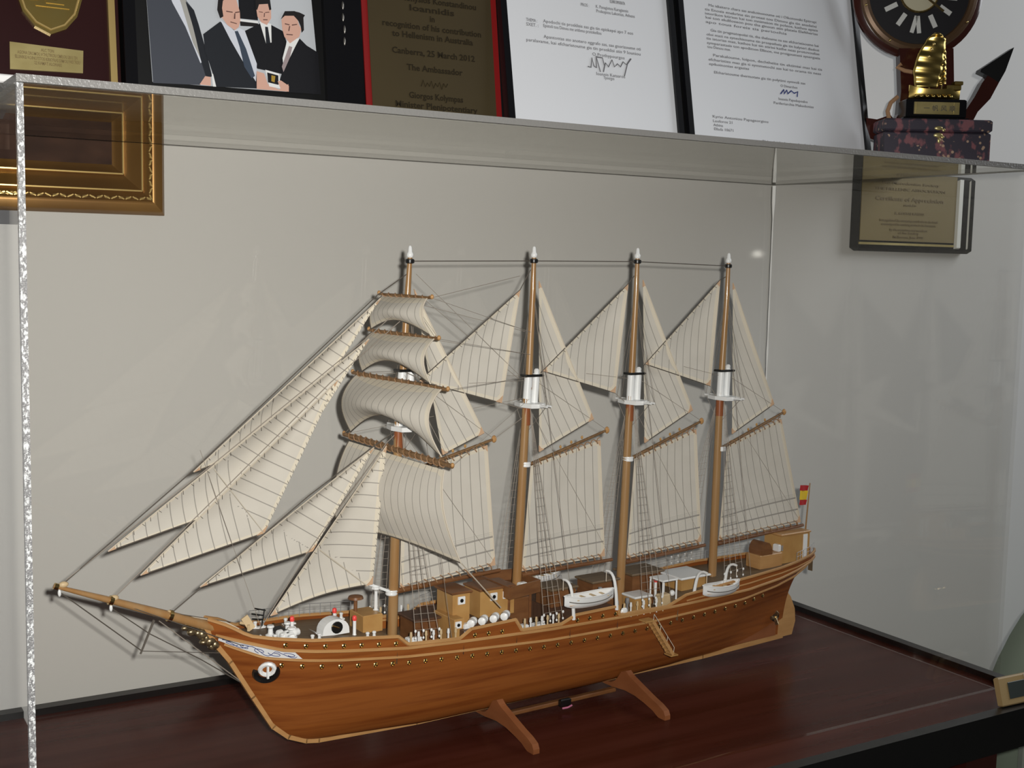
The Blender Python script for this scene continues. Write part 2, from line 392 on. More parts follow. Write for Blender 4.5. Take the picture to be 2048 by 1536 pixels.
pp('hair', [(-0.6741, 0.1017), (-0.6576, 0.1017), (-0.6569, 0.0988), (-0.6738, 0.0977)])
pp('charcoal', [(-0.7553, 0.1267), (-0.7256, 0.1308), (-0.7208, 0.1138), (-0.7146, 0.1065), (-0.7111, 0.0949), (-0.7062, 0.0753), (-0.7012, 0.0507), (-0.7118, 0.042), (-0.7523, 0.0401)])
pp('shirt', [(-0.7392, 0.1289), (-0.7272, 0.1306), (-0.7224, 0.112), (-0.7161, 0.0919), (-0.7097, 0.062), (-0.7109, 0.061), (-0.7225, 0.0911), (-0.7329, 0.1106)])
pp('striped', [(-0.7314, 0.1268), (-0.7242, 0.1278), (-0.7208, 0.1122), (-0.7154, 0.0887), (-0.7104, 0.0643), (-0.7167, 0.0781), (-0.7257, 0.1116)])
pp('navy', [(-0.7216, 0.1129), (-0.7146, 0.1065), (-0.7111, 0.0949), (-0.7062, 0.0753), (-0.7012, 0.0507), (-0.7066, 0.0494), (-0.7108, 0.0651), (-0.7154, 0.0895)])
pp('flesh', [(-0.7125, 0.0424), (-0.7073, 0.0501), (-0.7025, 0.0498), (-0.7026, 0.0422)])
pp('black', [(-0.6711, 0.093), (-0.655, 0.1024), (-0.6456, 0.1018), (-0.6345, 0.0973), (-0.6319, 0.0884), (-0.6371, 0.0586), (-0.6603, 0.0613)])
pp('white', [(-0.6562, 0.1035), (-0.6455, 0.1027), (-0.6459, 0.086), (-0.6511, 0.0846)])
pp('navy', [(-0.6513, 0.0995), (-0.6487, 0.0996), (-0.647, 0.0857), (-0.6511, 0.0846)])
pp('flesh', [(-0.6587, 0.1139), (-0.6568, 0.1187), (-0.6473, 0.1203), (-0.6451, 0.1152), (-0.6453, 0.1077), (-0.6495, 0.1012), (-0.6545, 0.1028), (-0.658, 0.1078)])
pp('hair', [(-0.6592, 0.1138), (-0.6592, 0.1234), (-0.6458, 0.1259), (-0.6448, 0.1156), (-0.6467, 0.1146), (-0.6478, 0.1203), (-0.656, 0.1188), (-0.6579, 0.1136)])
pp('brow', [(-0.6564, 0.1125), (-0.6528, 0.1124), (-0.6529, 0.1117), (-0.6564, 0.1119)])
pp('brow', [(-0.6507, 0.1125), (-0.6468, 0.1133), (-0.6468, 0.1126), (-0.6507, 0.1118)])
pp('navy', [(-0.7076, 0.0864), (-0.6921, 0.0992), (-0.6791, 0.0929), (-0.6707, 0.0931), (-0.6611, 0.062), (-0.6615, 0.0434), (-0.6987, 0.0416), (-0.7007, 0.0532), (-0.7064, 0.072)])
pp('white', [(-0.7017, 0.0531), (-0.7003, 0.0524), (-0.6981, 0.0417), (-0.7008, 0.0416)])
pp('shirt', [(-0.692, 0.1008), (-0.6799, 0.0928), (-0.6748, 0.0955), (-0.6702, 0.0936), (-0.6605, 0.0654), (-0.6621, 0.0495), (-0.6743, 0.0681), (-0.6836, 0.0842)])
pp('tie', [(-0.6795, 0.0921), (-0.6766, 0.0928), (-0.6697, 0.0776), (-0.6627, 0.0544), (-0.6658, 0.0521), (-0.6721, 0.0617), (-0.6755, 0.0786)])
pp('flesh', [(-0.6916, 0.1102), (-0.6896, 0.1186), (-0.677, 0.1211), (-0.674, 0.11), (-0.674, 0.1017), (-0.6756, 0.0962), (-0.6791, 0.0931), (-0.6856, 0.0967), (-0.6904, 0.103)])
pp('hair', [(-0.6943, 0.1091), (-0.6928, 0.1206), (-0.6785, 0.1241), (-0.6888, 0.1179), (-0.6899, 0.1112), (-0.689, 0.104), (-0.692, 0.102)])
pp('brow', [(-0.6863, 0.1094), (-0.6805, 0.1091), (-0.6805, 0.1082), (-0.6863, 0.1084)])
pp('brow', [(-0.6784, 0.1091), (-0.6741, 0.1103), (-0.6742, 0.1093), (-0.6784, 0.1081)])
pp('brow', [(-0.6829, 0.1003), (-0.6771, 0.0993), (-0.6773, 0.0986), (-0.6831, 0.0995)])
pp('black', [(-0.638, 0.0585), (-0.6345, 0.0697), (-0.6319, 0.0867), (-0.6198, 0.0927), (-0.613, 0.0867), (-0.6025, 0.0815), (-0.6014, 0.0434), (-0.6335, 0.0426), (-0.6405, 0.0516)])
pp('white', [(-0.6314, 0.0893), (-0.6194, 0.0927), (-0.6237, 0.0851), (-0.6357, 0.0625), (-0.6365, 0.0728)])
pp('pink', [(-0.6299, 0.0844), (-0.6268, 0.0839), (-0.6294, 0.0744), (-0.6362, 0.0603), (-0.6375, 0.0652)])
pp('flesh', [(-0.636, 0.1071), (-0.6325, 0.1126), (-0.6216, 0.1122), (-0.6193, 0.1041), (-0.6175, 0.1013), (-0.6197, 0.0939), (-0.6289, 0.0869), (-0.6339, 0.0923), (-0.6355, 0.0988)])
pp('hair', [(-0.6367, 0.1075), (-0.6324, 0.1155), (-0.6231, 0.1167), (-0.615, 0.1113), (-0.615, 0.1004), (-0.6174, 0.0976), (-0.618, 0.1034), (-0.62, 0.1082), (-0.6242, 0.1123), (-0.6326, 0.1113)])
pp('brow', [(-0.6329, 0.1046), (-0.6285, 0.104), (-0.6286, 0.1031), (-0.633, 0.1036)])
pp('brow', [(-0.6263, 0.1041), (-0.6214, 0.1053), (-0.6214, 0.1044), (-0.6264, 0.1031)])
pp('brow', [(-0.632, 0.0951), (-0.6258, 0.0953), (-0.6261, 0.0944), (-0.632, 0.0942)])
pp('brow', [(-0.629, 0.1025), (-0.628, 0.1024), (-0.6291, 0.0979), (-0.6301, 0.0979)])
pp('hair', [(-0.624, 0.1165), (-0.6187, 0.1159), (-0.6135, 0.1141), (-0.6154, 0.1111), (-0.6198, 0.1124)])
pp('brow', [(-0.652, 0.1114), (-0.6512, 0.1115), (-0.6517, 0.1077), (-0.6525, 0.1078)])
pp('brow', [(-0.6531, 0.1057), (-0.649, 0.1061), (-0.6492, 0.1052), (-0.6532, 0.1049)])
pp('brow', [(-0.6793, 0.1078), (-0.6783, 0.1078), (-0.6786, 0.1028), (-0.68, 0.1028)])
pp('flesh', [(-0.6612, 0.0587), (-0.6545, 0.0573), (-0.6514, 0.0481), (-0.6413, 0.044), (-0.6323, 0.0498), (-0.6325, 0.043), (-0.6619, 0.0428)])
pp('white', [(-0.6533, 0.0607), (-0.6405, 0.0584), (-0.6395, 0.045), (-0.6502, 0.0461)])
pp('black', [(-0.6517, 0.0584), (-0.6414, 0.0567), (-0.6415, 0.0482), (-0.6512, 0.0496)])
pp('gold', [(-0.6478, 0.0563), (-0.6442, 0.0558), (-0.6452, 0.0501), (-0.6481, 0.0509)])
pp('flesh', [(-0.6422, 0.0514), (-0.6392, 0.0524), (-0.6319, 0.0482), (-0.6322, 0.043), (-0.6395, 0.0442)])
mb.build('photo_print', MATS, L.o)
# black frame with its small highlights shaped as silver beads, between the photo and the brown plaque
L = Lean('picture_frame', -.572, 7.5, -.060, 'plain black frame edge with highlights shaped as silver beads between group photograph and brown plaque', 'picture frame')
L.slab('board', -.586, -.5572, .0005, .235, 0, .008, M['blackgloss'], .002)
mb = MB()
for k in range(14):
    mb.ball(L.q((-.5755 + .0006 * math.sin(k * 2), .075 + k * .011), -.0005), .0018, (.6, .5, 2.2))
stuff(lab(mb.build('highlight_beads', mat('highlight_silver', (.30, .28, .25), .35, metal=.9), L.o, True), 'silver beads standing in for small highlights'))

# brown plaque
L = Lean('award_plaque', -.479, 8.5, -.060, 'brown metal award plaque with red border and dark centred lettering', 'plaque')
L.slab('board', -.5565, -.4015, .0005, .235, 0, .003, M['black'])
for a, b in ((-.5565, -.5505), (-.4175, -.4110)):
    lab(L.slab('red_border', a, b, .0005, .235, -.0015, 0, M['redtrim']), 'red border strip')
pl = L.slab('brown_plate', -.5505, -.4175, .0005, .233, -.0022, 0, M['brownplate'])
rows = [('The Hellenic Community', .1395, .088), ('Greeks of Canberra, Australia', .1300, .092), ('to', .1215, .006), ('Mr. Dionysios Konstandinou', .1120, .098), ('Ioannidis', .1030, .048), ('in', .0945, .005), ('recognition of his contribution', .0855, .106), ('to Hellenism in Australia', .0765, .087), ('Canberra, 25 March 2012', .0605, .089), ('The Ambassador', .0455, .060), ('Giorgos Kolympas', .0190, .058), ('Minister Plenipotentiary', .0095, .088)]
for t, z, wd in rows:
    text('engraved_text', t, .0082 if t != 'Gioulios' else .010, (L.q((-.4835, 0))[0], -.0026, z + .009), M['inkblack'], pl, 'CENTER', .0, wd)

mb = MB(); mb.tube([(L.q((-.499 + .0022 * k, 0))[0], -.0025, .0415 + (.0035 if k % 2 else -.0015) + .0012 * math.sin(k * 1.7)) for k in range(14)], .0004, 4)
mb.build('signature', M['inkblack'], pl)

# framed letters
def letter(name, x0, x1, zt, label, deg=11.0, y=-.072):
    Lx = Lean(name, (x0 + x1) / 2, deg, y, label, 'letter')
    Lx.slab('backing', x0, x1, .0005, zt, .001, .006, M['black'])
    Lx.rim('frame_side', x0, x1, .0005, zt, .007, -.004, .001, M['blackgloss'])
    Lx.page = Lx.slab('page', x0 + .007, x1 - .007, .0075, zt - .007, -.0004, .001, M['paper'])
    return Lx
A = (-0.4109, 0.1376); B_ = (-0.1976, 0.043)
L = letter('framed_letter', -.4105, -.1925, .29, 'left white letter in thin black frame with large scrawled signature')
def at(p): return (p[0] - L.x, -.0007, p[1] - .020)
def rowtext(body, p, q, size=.0048, m=None):
    a, b = at(p), at(q)
    text('printed_line', body, size, a, m or M['ink'], L.page, 'LEFT', 0, b[0] - a[0])
GREY = mat('grey_print', (.16, .16, .17), .7)
rowtext('ELLINIKI DIMOKRATIA', (-0.2748, 0.1695), (-0.2553, 0.1709), m=GREY)
rowtext('PROS :', (-0.3122, 0.1614), (-0.3021, 0.1622), m=GREY)
rowtext('K. Panagiotou Karagiannis', (-0.2934, 0.1617), (-0.2522, 0.1637), m=GREY)
rowtext('Prokopiou Lakonias, Athens', (-0.2932, 0.157), (-0.2441, 0.1599), m=GREY)
rowtext('THEMA :', (-0.3802, 0.1373), (-0.3672, 0.1378), m=GREY)
rowtext('Apodochi tis prosklisis sas gia tin episkepsi apo 7 eos', (-0.36, 0.1382), (-0.2479, 0.1415), m=GREY)
rowtext('SXET. :', (-0.3806, 0.1326), (-0.3664, 0.1333), m=GREY)
rowtext('Epistoli tou Dimou me arithmo protokollou', (-0.3604, 0.1335), (-0.2895, 0.1366), m=GREY)
rowtext('Apantontas sto anotero eggrafo sas, sas gnorizoume oti', (-0.3609, 0.1221), (-0.2396, 0.1268), m=GREY)
rowtext('paralavame, kai efcharistoume gia tin prosklisi stis 9 Iouniou', (-0.3821, 0.1166), (-0.2407, 0.1223), m=GREY)
rowtext('O Prothypourgos', (-0.3028, 0.1102), (-0.2621, 0.1108), m=GREY)
rowtext('Ioannis Katsaros', (-0.2998, 0.09), (-0.2635, 0.0903), m=GREY)
rowtext('Ypourgos', (-0.2907, 0.0866), (-0.2774, 0.0863), m=GREY)
mb = MB()
def scrawl(pts, r): mb.tube([(*at(p)[:1], -.0008, at(p)[2]) for p in pts], r, 4)
scrawl([(-0.3096, 0.0979), (-0.3059, 0.0972), (-0.3037, 0.1075), (-0.302, 0.0992), (-0.299, 0.0974), (-0.2984, 0.1102), (-0.2944, 0.0937)], .0007)
scrawl([(-0.2985, 0.1091), (-0.2904, 0.1089), (-0.2886, 0.1006), (-0.2906, 0.094), (-0.2871, 0.1039), (-0.2836, 0.1), (-0.2784, 0.108), (-0.2759, 0.1008), (-0.2717, 0.1045), (-0.2681, 0.1016), (-0.2643, 0.1074), (-0.2601, 0.1046), (-0.2542, 0.1117)], .0007)
scrawl([(-0.2535, 0.1117), (-0.2587, 0.1058), (-0.2622, 0.0969), (-0.2639, 0.0924)], .0007)
mb.build('signature', GREY, L.page)

L = letter('framed_letter', -.1855, .0895, .30, 'right white letter in thin black frame covered with grey paragraphs and blue signature')
para = ['Me idiaitero chara sas anakoinonoume oti i Oikonomiki Epitropi', 'tis Enosis enekrine tin protasi tou Dimou gia tin anadeixi', 'istorikon ktirion kai ton mnimeion tis poleos, kathos episis', 'kai ton ekdiloseon pou tha ginoun stin plateia Eleftherias', 'apo tous foreis tis periochis']
y = 6
def line(body, x0, y0, x1, y1, m=None): rowtext(body, (x0, y0), (x1, y1), .0040, m or GREY)
for t, a, b in ((para[0], (-0.1406, 0.1829), (0.0215, 0.2013)), (para[1], (-0.1461, 0.1777), (0.0217, 0.1965)), (para[2], (-0.1466, 0.1731), (0.0227, 0.1919)), (para[3], (-0.1464, 0.1686), (0.022, 0.1864)), (para[4], (-0.147, 0.1635), (-0.0273, 0.1756)),
                ('Gia tin pragmatopoiisi tis, tha theloume na sas efcharistisoume kai', (-0.1409, 0.1546), (0.0218, 0.1719)), ('oloi mazi na synechisoume tin prospatheia gia tin kalyteri diadosi', (-0.1471, 0.1494), (0.0219, 0.1665)), ('tis istorias mas, kathos kai tin stirixi kathe neas protovoulias', (-0.1476, 0.1448), (0.0221, 0.1612)), ('symparastasis ton apodimon Ellinon, me proigoumeni synergasia', (-0.1475, 0.1398), (0.0223, 0.1564)), ('tou Dimou mas.', (-0.1473, 0.1353), (-0.1141, 0.1378)),
                ('Parakaloume, loipon, dechtheite tin ektimisi mas kai tis', (-0.1405, 0.1265), (0.0236, 0.1416)), ('efcharisties mas gia ti symmetochi sas kai to orama tis neas', (-0.1474, 0.1212), (0.0214, 0.1365)), ('epikoinonias ergasias', (-0.1473, 0.1162), (-0.0897, 0.121)),
                ('Efcharistoume thermotata gia tin polytimi symvoli sas', (-0.1412, 0.1073), (-0.0054, 0.119)), ('O Dimarchos', (-0.044, 0.1012), (-0.0183, 0.103)), ('Ioannis Papadopoulos', (-0.0489, 0.0856), (-0.0045, 0.0883)), ('Periferiarchis Makedonias', (-0.0571, 0.0803), (0.0044, 0.0838)),
                ('Kyrio Antoniou Papageorgiou', (-0.1489, 0.0573), (-0.0684, 0.0614)), ('Leoforos 21', (-0.1488, 0.0523), (-0.1215, 0.0533)), ('Athina', (-0.1485, 0.0478), (-0.135, 0.0483)), ('Ellada 10671', (-0.1483, 0.0434), (-0.1211, 0.0443)), ('Tilefono kai dieuthynsi, taxydromikos kodikas', (-0.0791, 0.0343), (0.0075, 0.0385))):
    rowtext(t, a, b, .0042, GREY)
mb = MB()
def scrawl(pts, r): mb.tube([(at(p)[0], -.0008, at(p)[2]) for p in pts], r, 4)
scrawl([(-0.045, 0.0929), (-0.0398, 0.0981), (-0.0396, 0.0934), (-0.0352, 0.0979), (-0.0341, 0.0939), (-0.0282, 0.0979), (-0.0239, 0.0954), (-0.0182, 0.0977), (-0.0197, 0.0917)], .0009)
mb.build('signature', M['inkblue'], L.page)

# ---------------------------------------------------------------- the sailing ship (local axes: x aft, y starboard, z up from the table)
ship = tag(empty('model_ship', (-.68, -.205, 0), (0, 0, 0.06242)), 'wooden four-masted model sailing ship with cream striped sails and red-brown hull', 'model ship')
RAIL = [(-.075, .134), (-.06, .128), (-.046, .1195), (-.0285, .1167), (-.0027, .1135), (.024, .1115), (.0728, .1065), (.0823, .0986), (.131, .0957), (.142, .1025), (.188, .1037), (.195, .0932), (.238, .092), (.2535, .0979), (.303, .0989), (.305, .0902), (.3646, .0891), (.3885, .097), (.471, .1020), (.5254, .1035), (.59, .1065), (.612, .108)]
W1 = [(-.068, .120), (-.0435, .113), (-.0215, .1068), (.006, .1035), (.083, .0953), (.131, .0930), (.227, .0889), (.306, .0877), (.378, .0878), (.477, .0894), (.53, .0925), (.575, .097), (.612, .102)]
W2 = [(-.066, .1145), (-.058, .1105), (-.034, .1005), (-.008, .097), (.024, .0934), (.083, .0875), (.2275, .0783), (.3416, .0762), (.477, .079), (.53, .083), (.563, .0875), (.60, .0945), (.612, .098)]
BW = [(-.075, .001), (-.068, .004), (-.06, .009), (-.045, .0165), (-.0285, .024), (0, .033), (.024, .037), (.07, .040), (.14, .042), (.3, .042), (.42, .040), (.477, .0375), (.53, .031), (.56, .025), (.59, .016), (.605, .008), (.612, .001)]
KL = [(-.075, .128), (-.0674, .1133), (-.0552, .0972), (-.0365, .0652), (-.0194, .0369), (-.0064, .0258), (.0091, .0191), (.02, .0172), (.113, .0135), (.45, .0145), (.566, .0176), (.5665, .068), (.58, .078), (.6, .092), (.612, .100)]
PW = [(-.075, .9), (-.03, .85), (0, .72), (.05, .52), (.12, .38), (.3, .35), (.4, .47), (.47, .85), (.52, 1.5), (.566, 2.3), (.5665, .9), (.612, .9)]
def hb(s, z):
    """half breadth of the hull at station s, height z"""
    b, k, w1, p = interp(BW, s), interp(KL, s), interp(W1, s), interp(PW, s)
    if z >= w1: return b + .04 * (z - w1) * (1 if s > .02 else 3)
    u = max(0, min(1, (z - k) / max(1e-5, w1 - k)))
    return max(.0012, .0016 + (b - .0016) * u ** p)
def side(s, z, out=0.0, sgn=-1): return (s, sgn * (hb(s, z) + out), z)

STN = sorted(set([round(-.074 + .0045 * i, 5) for i in range(20)] + [round(.015 + .012 * i, 5) for i in range(46)] + [.0728, .0823, .131, .142, .188, .195, .238, .2535, .303, .305, .3646, .3885, .5655, .566, .5665, .572, .578, .584, .59, .596, .602, .607, .611]))
hm = MB(); NR = 22
for sg in (-1, 1):
    rows = []
    for s in STN:
        k, w1, r = interp(KL, s), interp(W1, s), interp(RAIL, s); row = []
        for i in range(NR + 1):
            if i <= NR - 4: z = k + (w1 - k) * (i / (NR - 4)) ** 1.3
            else: z = w1 + (r - w1) * (i - NR + 4) / 4
            row.append(side(s, z, 0, sg))
        rows.append(row)
    def P(u, v, rows=rows): return rows[int(round(v * (len(rows) - 1)))][int(round(u * NR))]
    o = len(hm.v); hm.grid(P, NR, len(rows) - 1)
    if sg > 0: hm.f = [f if min(f) < o else tuple(reversed(f)) for f in hm.f]
hull = hm.build('hull', M['hull'], ship, True)
# stem and keel timber
mb = MB()
kp = [(s, z) for s, z in KL[:11]]
for i in range(len(kp) - 1):
    a, b = Vector((kp[i][0], 0, kp[i][1])), Vector((kp[i + 1][0], 0, kp[i + 1][1]))
    mb.bar(a, b + (b - a).normalized() * .0015, .0052, .0056, (0, 1, 0))
lab(mb.build('keel_timber', M['tan'], hull), 'light wood stem and keel')
# aft deadwood, propeller gap, rudder
mb = MB(); mb.prism([(.395, -.0028, .0185), (.556, -.0028, .0195), (.556, -.0028, .060), (.548, -.0028, .066), (.50, -.0028, .05)], (0, .0056, 0))
lab(mb.build('deadwood', M['hull2'], hull), 'pale red deadwood fin')
mb = MB(); mb.tube([(.545, -.006, .041), (.553, -.006, .041)], .0022, 8)
for a in range(3): mb.bar((.5505, -.006, .041), (.5505, -.006 + .008 * math.cos(a * 2.09), .041 + .008 * math.sin(a * 2.09)), .004, .0012, (1, 0, 0))
mb.build('propeller', M['bronze'], hull)
mb = MB(); mb.lathe([(.0050, -.0012), (.0062, 0), (.0050, .0012)], (.5535, -.0034, .0415), (0, 1, 0), 12); mb.build('shaft_opening', M['black'], hull)
rd = [(0.5601, 0, 0.0163), (0.5817, 0, 0.0167), (0.5863, 0, 0.0311), (0.5846, 0, 0.0453), (0.5775, 0, 0.0591), (0.5692, 0, 0.068), (0.5613, 0, 0.0702)]
mb = MB(); mb.prism([(p[0], -.0025, p[2]) for p in rd], (0, .005, 0)); lab(mb.build('rudder', M['tan'], ship), 'light wood rudder')
# wales and rails follow the hull
def strip(name, tab, s0, s1, rad, m, out=.0004, dz=0.0, sides=(-1, 1), step=.006):
    for sg in sides:
        n = max(2, int((s1 - s0) / step)); pts = [side(s0 + (s1 - s0) * i / n, interp(tab, s0 + (s1 - s0) * i / n) + dz, out, sg) for i in range(n + 1)]
        MB().tube(pts, rad, 6).build(name, m, hull, True)
strip('wale', W1, -.0685, .611, .0014, M['tan'])
strip('wale', W2, -.062, .611, .0012, M['tan'])
for a, b in ((-.0745, .0728), (.142, .188), (.2535, .303), (.3885, .611)): strip('rail_cap', RAIL, a, b, .0015, M['tan'], .0002)
for a, b in ((.0823, .131), (.195, .238), (.305, .3646)): strip('rail_cap', RAIL, a, b, .0017, M['tan'], .0004)
for a, b in ((.0728, .0823), (.142, .131), (.188, .195), (.2535, .238), (.303, .305), (.3885, .3646)): strip('rail_cap', RAIL, min(a, b), max(a, b), .0016, M['tan'], .0002, step=.003)
# second band under the rail at bow and stern
strip('rubbing_strip', [(s, interp(RAIL, s) - .006) for s in (.39, .45, .5, .55, .6, .611)], .39, .609, .0008, M['tan'])
# portholes
ph = MB().lathe([(.0021, -.0004), (.0021, .0006), (.0014, .0010), (.0010, .0004)], (0, 0, 0), (0, -1, 0), 10).build('porthole', M['brass'], hull, True)
first = True
def porthole(s, z):
    global first
    for sg in (-1, 1):
        o = ph if first else copy(ph, hull); first = False
        o.location = side(s, z, .0002, sg); o.rotation_euler = (0, 0, 0 if sg < 0 else PI)
for i in range(36):
    s = -.0215 + i * .0152
    if s < .52: porthole(s, interp(W2, s) - .0052 - .0012 * min(1, i / 20))
for i in range(7): porthole(-.0205 + i * .0152, interp(W1, -.0205 + i * .0152) + .0042)
for s in (.146, .160, .174, .256, .270, .285, .300): porthole(s, interp(W1, s) + .0042)
# white scroll board at the bow
for sg in (-1, 1):
    def P(u, v, sg=sg):
        s = -.0665 + (.0535 + .006 * (1 - v)) * u; return side(s, interp(W2, s) + .0014 + (interp(W1, s) - interp(W2, s) - .0028) * v, .0008, sg)
    bd = lab(MB().grid(P, 20, 3).build('scroll_board', M['scrollwhite'], hull, True), 'white bow board with dark scrolls')
    mb = MB()
    for k in range(5):
        c = .14 + k * .185; pts = []
        for i in range(15):
            a = i / 14 * 3.6 * PI / 2; r = .36 * (1 - i / 18)
            p = P(min(.98, c + .13 * r * 2 * math.cos(a + k)), max(.06, min(.94, .5 + r * math.sin(a + k) * (1 if k % 2 else -1)))); pts.append((p[0], p[1] + sg * .0004, p[2]))
        mb.tube(pts, .00026, 4)
    mb.tube([tuple(Vector(P(i / 24, .5 + .38 * math.sin(i * .8))) + Vector((0, sg * .0004, 0))) for i in range(1, 24)], .00026, 4)
    mb.build('scroll_ornament', M['inkblue'], bd)
# stowed anchor ring at the hawse
c = Vector(side(-.0315, .0875, .0010))
mb = MB()
def ring(R, r, off, a0=0, a1=2 * PI, n=18, dz=0, mi=0):
    pts = [(c.x + R * math.cos(a0 + (a1 - a0) * i / n), -(hb(c.x + R * math.cos(a0 + (a1 - a0) * i / n), c.z + dz + R * math.sin(a0 + (a1 - a0) * i / n)) + off), c.z + dz + R * math.sin(a0 + (a1 - a0) * i / n)) for i in range(n + 1)]
    mb.tube(pts, r, 6, mi)
ring(.0072, .0026, .0008, 2.9, 2 * PI + .6)
anc = lab(mb.build('stowed_anchor', M['black'], hull, True), 'black anchor flukes round a white hawse ring')
mb = MB(); ring(.0048, .0019, .0020, dz=.0032, n=16); mb.bar(c + Vector((0, -.003, .006)), c + Vector((0, -.003, -.004)), .0016, .0016, (0, 1, 0)); mb.build('hawse_ring', M['white'], anc, True)

# figurehead
mb = MB()
for p, r, sc in (((-0.0905, 0, 0.1285), .0026, (1.5, .8, .8)), ((-0.0858, 0, 0.1246), .0030, (1.4, .9, 1)), ((-0.081, 0, 0.1231), .0028, (1.2, 1, 1)), ((-0.0778, 0, 0.1218), .0042, (1.1, 1, 1.1)), ((-0.0746, 0, 0.1181), .0034, (1, 1, 1.2)), ((-0.0714, 0, 0.1152), .0044, (1.2, 1, 1)), ((-0.0763, 0, 0.1152), .0030, (1.3, 1, .8)), ((-0.0674, 0, 0.1121), .0042, (1.1, 1, 1.1)), ((-0.065, 0, 0.1077), .0024, (.8, .8, 1.6)), ((-0.0706, 0, 0.111), .0030, (1, 1.2, 1))): mb.ball(p, r, sc, 9, 6)
mb.tube([(-0.0905, 0, 0.1285), (-0.0778, 0, 0.121), (-0.065, 0, 0.1093)], [.0016, .0026, .003], 6)
lab(mb.build('figurehead', M['bronze'], ship, True), 'dark bronze figurehead')

# decks
def zdeck(s, seg): return seg(s)
decks = [('forecastle_deck', -.070, .0728, lambda s: interp(RAIL, s) - .0035, 'deck'), ('waist_deck', .0728, .142, lambda s: interp(W1, s) - .007, 'deck'), ('middle_deck', .136, .1905, lambda s: interp(RAIL, max(.142, min(.188, s))) - .0016, 'darkdeck'), ('waist_deck', .1905, .2535, lambda s: interp(W1, s) - .007, 'deck'), ('middle_deck', .249, .304, lambda s: interp(RAIL, max(.2535, min(.303, s))) - .0016, 'darkdeck'), ('waist_deck', .304, .3885, lambda s: interp(W1, s) - .007, 'deck'), ('poop_deck', .380, .609, lambda s: interp(RAIL, max(.3885, s)) - .0045, 'deck')]
def deckz(s):
    for n, a, b, f, m in decks:
        if a <= s < b and n != 'waist_deck': return f(s)
    return interp(W1, s) - .007
for n, a, b, f, m in decks:
    ns = max(4, int((b - a) / .008))
    mb = MB()
    def P(u, v): s = a + (b - a) * v; z = f(s); return (s, (2 * u - 1) * (hb(s, z) - .0006), z)
    mb.grid(P, 4, ns)
    if n != 'waist_deck':
        for s in (a, b):
            z = f(s); y = hb(s, z) - .0008
            mb.add([(s, -y, z), (s, y, z), (s, y, z - .02), (s, -y, z - .02)], [(0, 1, 2, 3)])
    mb.build(n, M[m], ship)

# bowsprit and martingale
bt, b1, b2, b3 = (-0.1877, 0, 0.1748), (-0.147, 0, 0.1583), (-0.1029, 0, 0.1399), (-0.0478, 0, 0.117)
bs = MB().tube([bt, b1, b2, b3], [.0014, .0026, .0036, .0044], 10).build('bowsprit', M['mast'], ship, True)
for p, r in ((b1, .0036), (b2, .0046), ((-0.1859, 0, 0.1742), .0024)):
    MB().lathe([(r, -.0015), (r, .0015)], p, Vector(b2) - Vector(b1), 10).build('spar_band', M['brass'], bs, True)
for p in ((-0.1807, 0, 0.1749), (-0.1448, 0, 0.1599), (-0.1036, 0, 0.1423)): MB().ball(p, .0026, (1.4, .9, .9)).build('stay_block', M['beige'], bs, True)
for p in ((-0.1836, 0, 0.1691), (-0.1471, 0, 0.1526)): MB().ball(p, .0016, (.8, .8, 1.8)).build('deadeye', M['white'], bs, True)
MB().tube([(-0.1151, 0, 0.1386), (-0.1256, 0, 0.114)], [.0011, .0008], 6).build('martingale_spar', M['rope'], bs, True)
def stay(name, pts, r=.00032, m='thread', parent=None): return MB().tube(pts, r, 4).build(name, M[m], parent or ship)
stay('bobstay', [(-0.1826, 0, 0.1689), (-0.1245, 0, 0.1161)], .00045, 'rope'); stay('bobstay', [(-0.1245, 0, 0.1161), (-0.0649, -0.004, 0.1056)], .0003, 'rope')
stay('bobstay', [(-0.146, 0, 0.1517), (-0.1183, 0, 0.1283), (-0.0795, 0, 0.1022), (-0.0361, -0.002, 0.0699)], .00042, 'rope')
stay('bobstay', [(-0.1113, 0, 0.1373), (-0.0361, -0.002, 0.069)], .0004, 'thread')
for sg in (-1, 1): stay('bowsprit_guy', [b1, (-.05, sg * .0155, .112)], .0003, 'rope')
stay('bowsprit_guy', [(-0.1009, 0, 0.1419), (-0.0567, -0.006, 0.1296)], .0003, 'rope'); stay('bowsprit_netting_line', [(-0.1009, 0, 0.1407), (-0.0794, 0, 0.1347), (-0.0612, -0.005, 0.1301), (-0.0517, -0.01, 0.1243)], .0006, 'lightrope')

# masts
MS = [dict(top=(0.1022, 0, 0.4148), hd=(0.1003, 0, 0.3837), md=(0.0964, 0, 0.3202), pl=(0.0932, 0, 0.2739), bot=(0.0897, 0, 0.1046), band=(0.0884, 0, 0.1318)),
      dict(top=(0.2287, 0, 0.4171), hd=(0.2284, 0, 0.3883), md=(0.2257, 0, 0.3112), pl=(0.2242, 0, 0.2869), bot=(0.2177, 0, 0.1203), band=(0.2241, 0, 0.2313)),
      dict(top=(0.3488, 0, 0.4184), hd=(0.3484, 0, 0.3839), md=(0.3459, 0, 0.3087), pl=(0.3451, 0, 0.2838), bot=(0.3401, 0, 0.0987), band=(0.3449, 0, 0.2272)),
      dict(top=(0.4676, 0, 0.416), hd=(0.4673, 0, 0.384), md=(0.4638, 0, 0.3075), pl=(0.4631, 0, 0.2822), bot=(0.462, 0, 0.0923), band=(0.4667, 0, 0.2283))]
masts = []
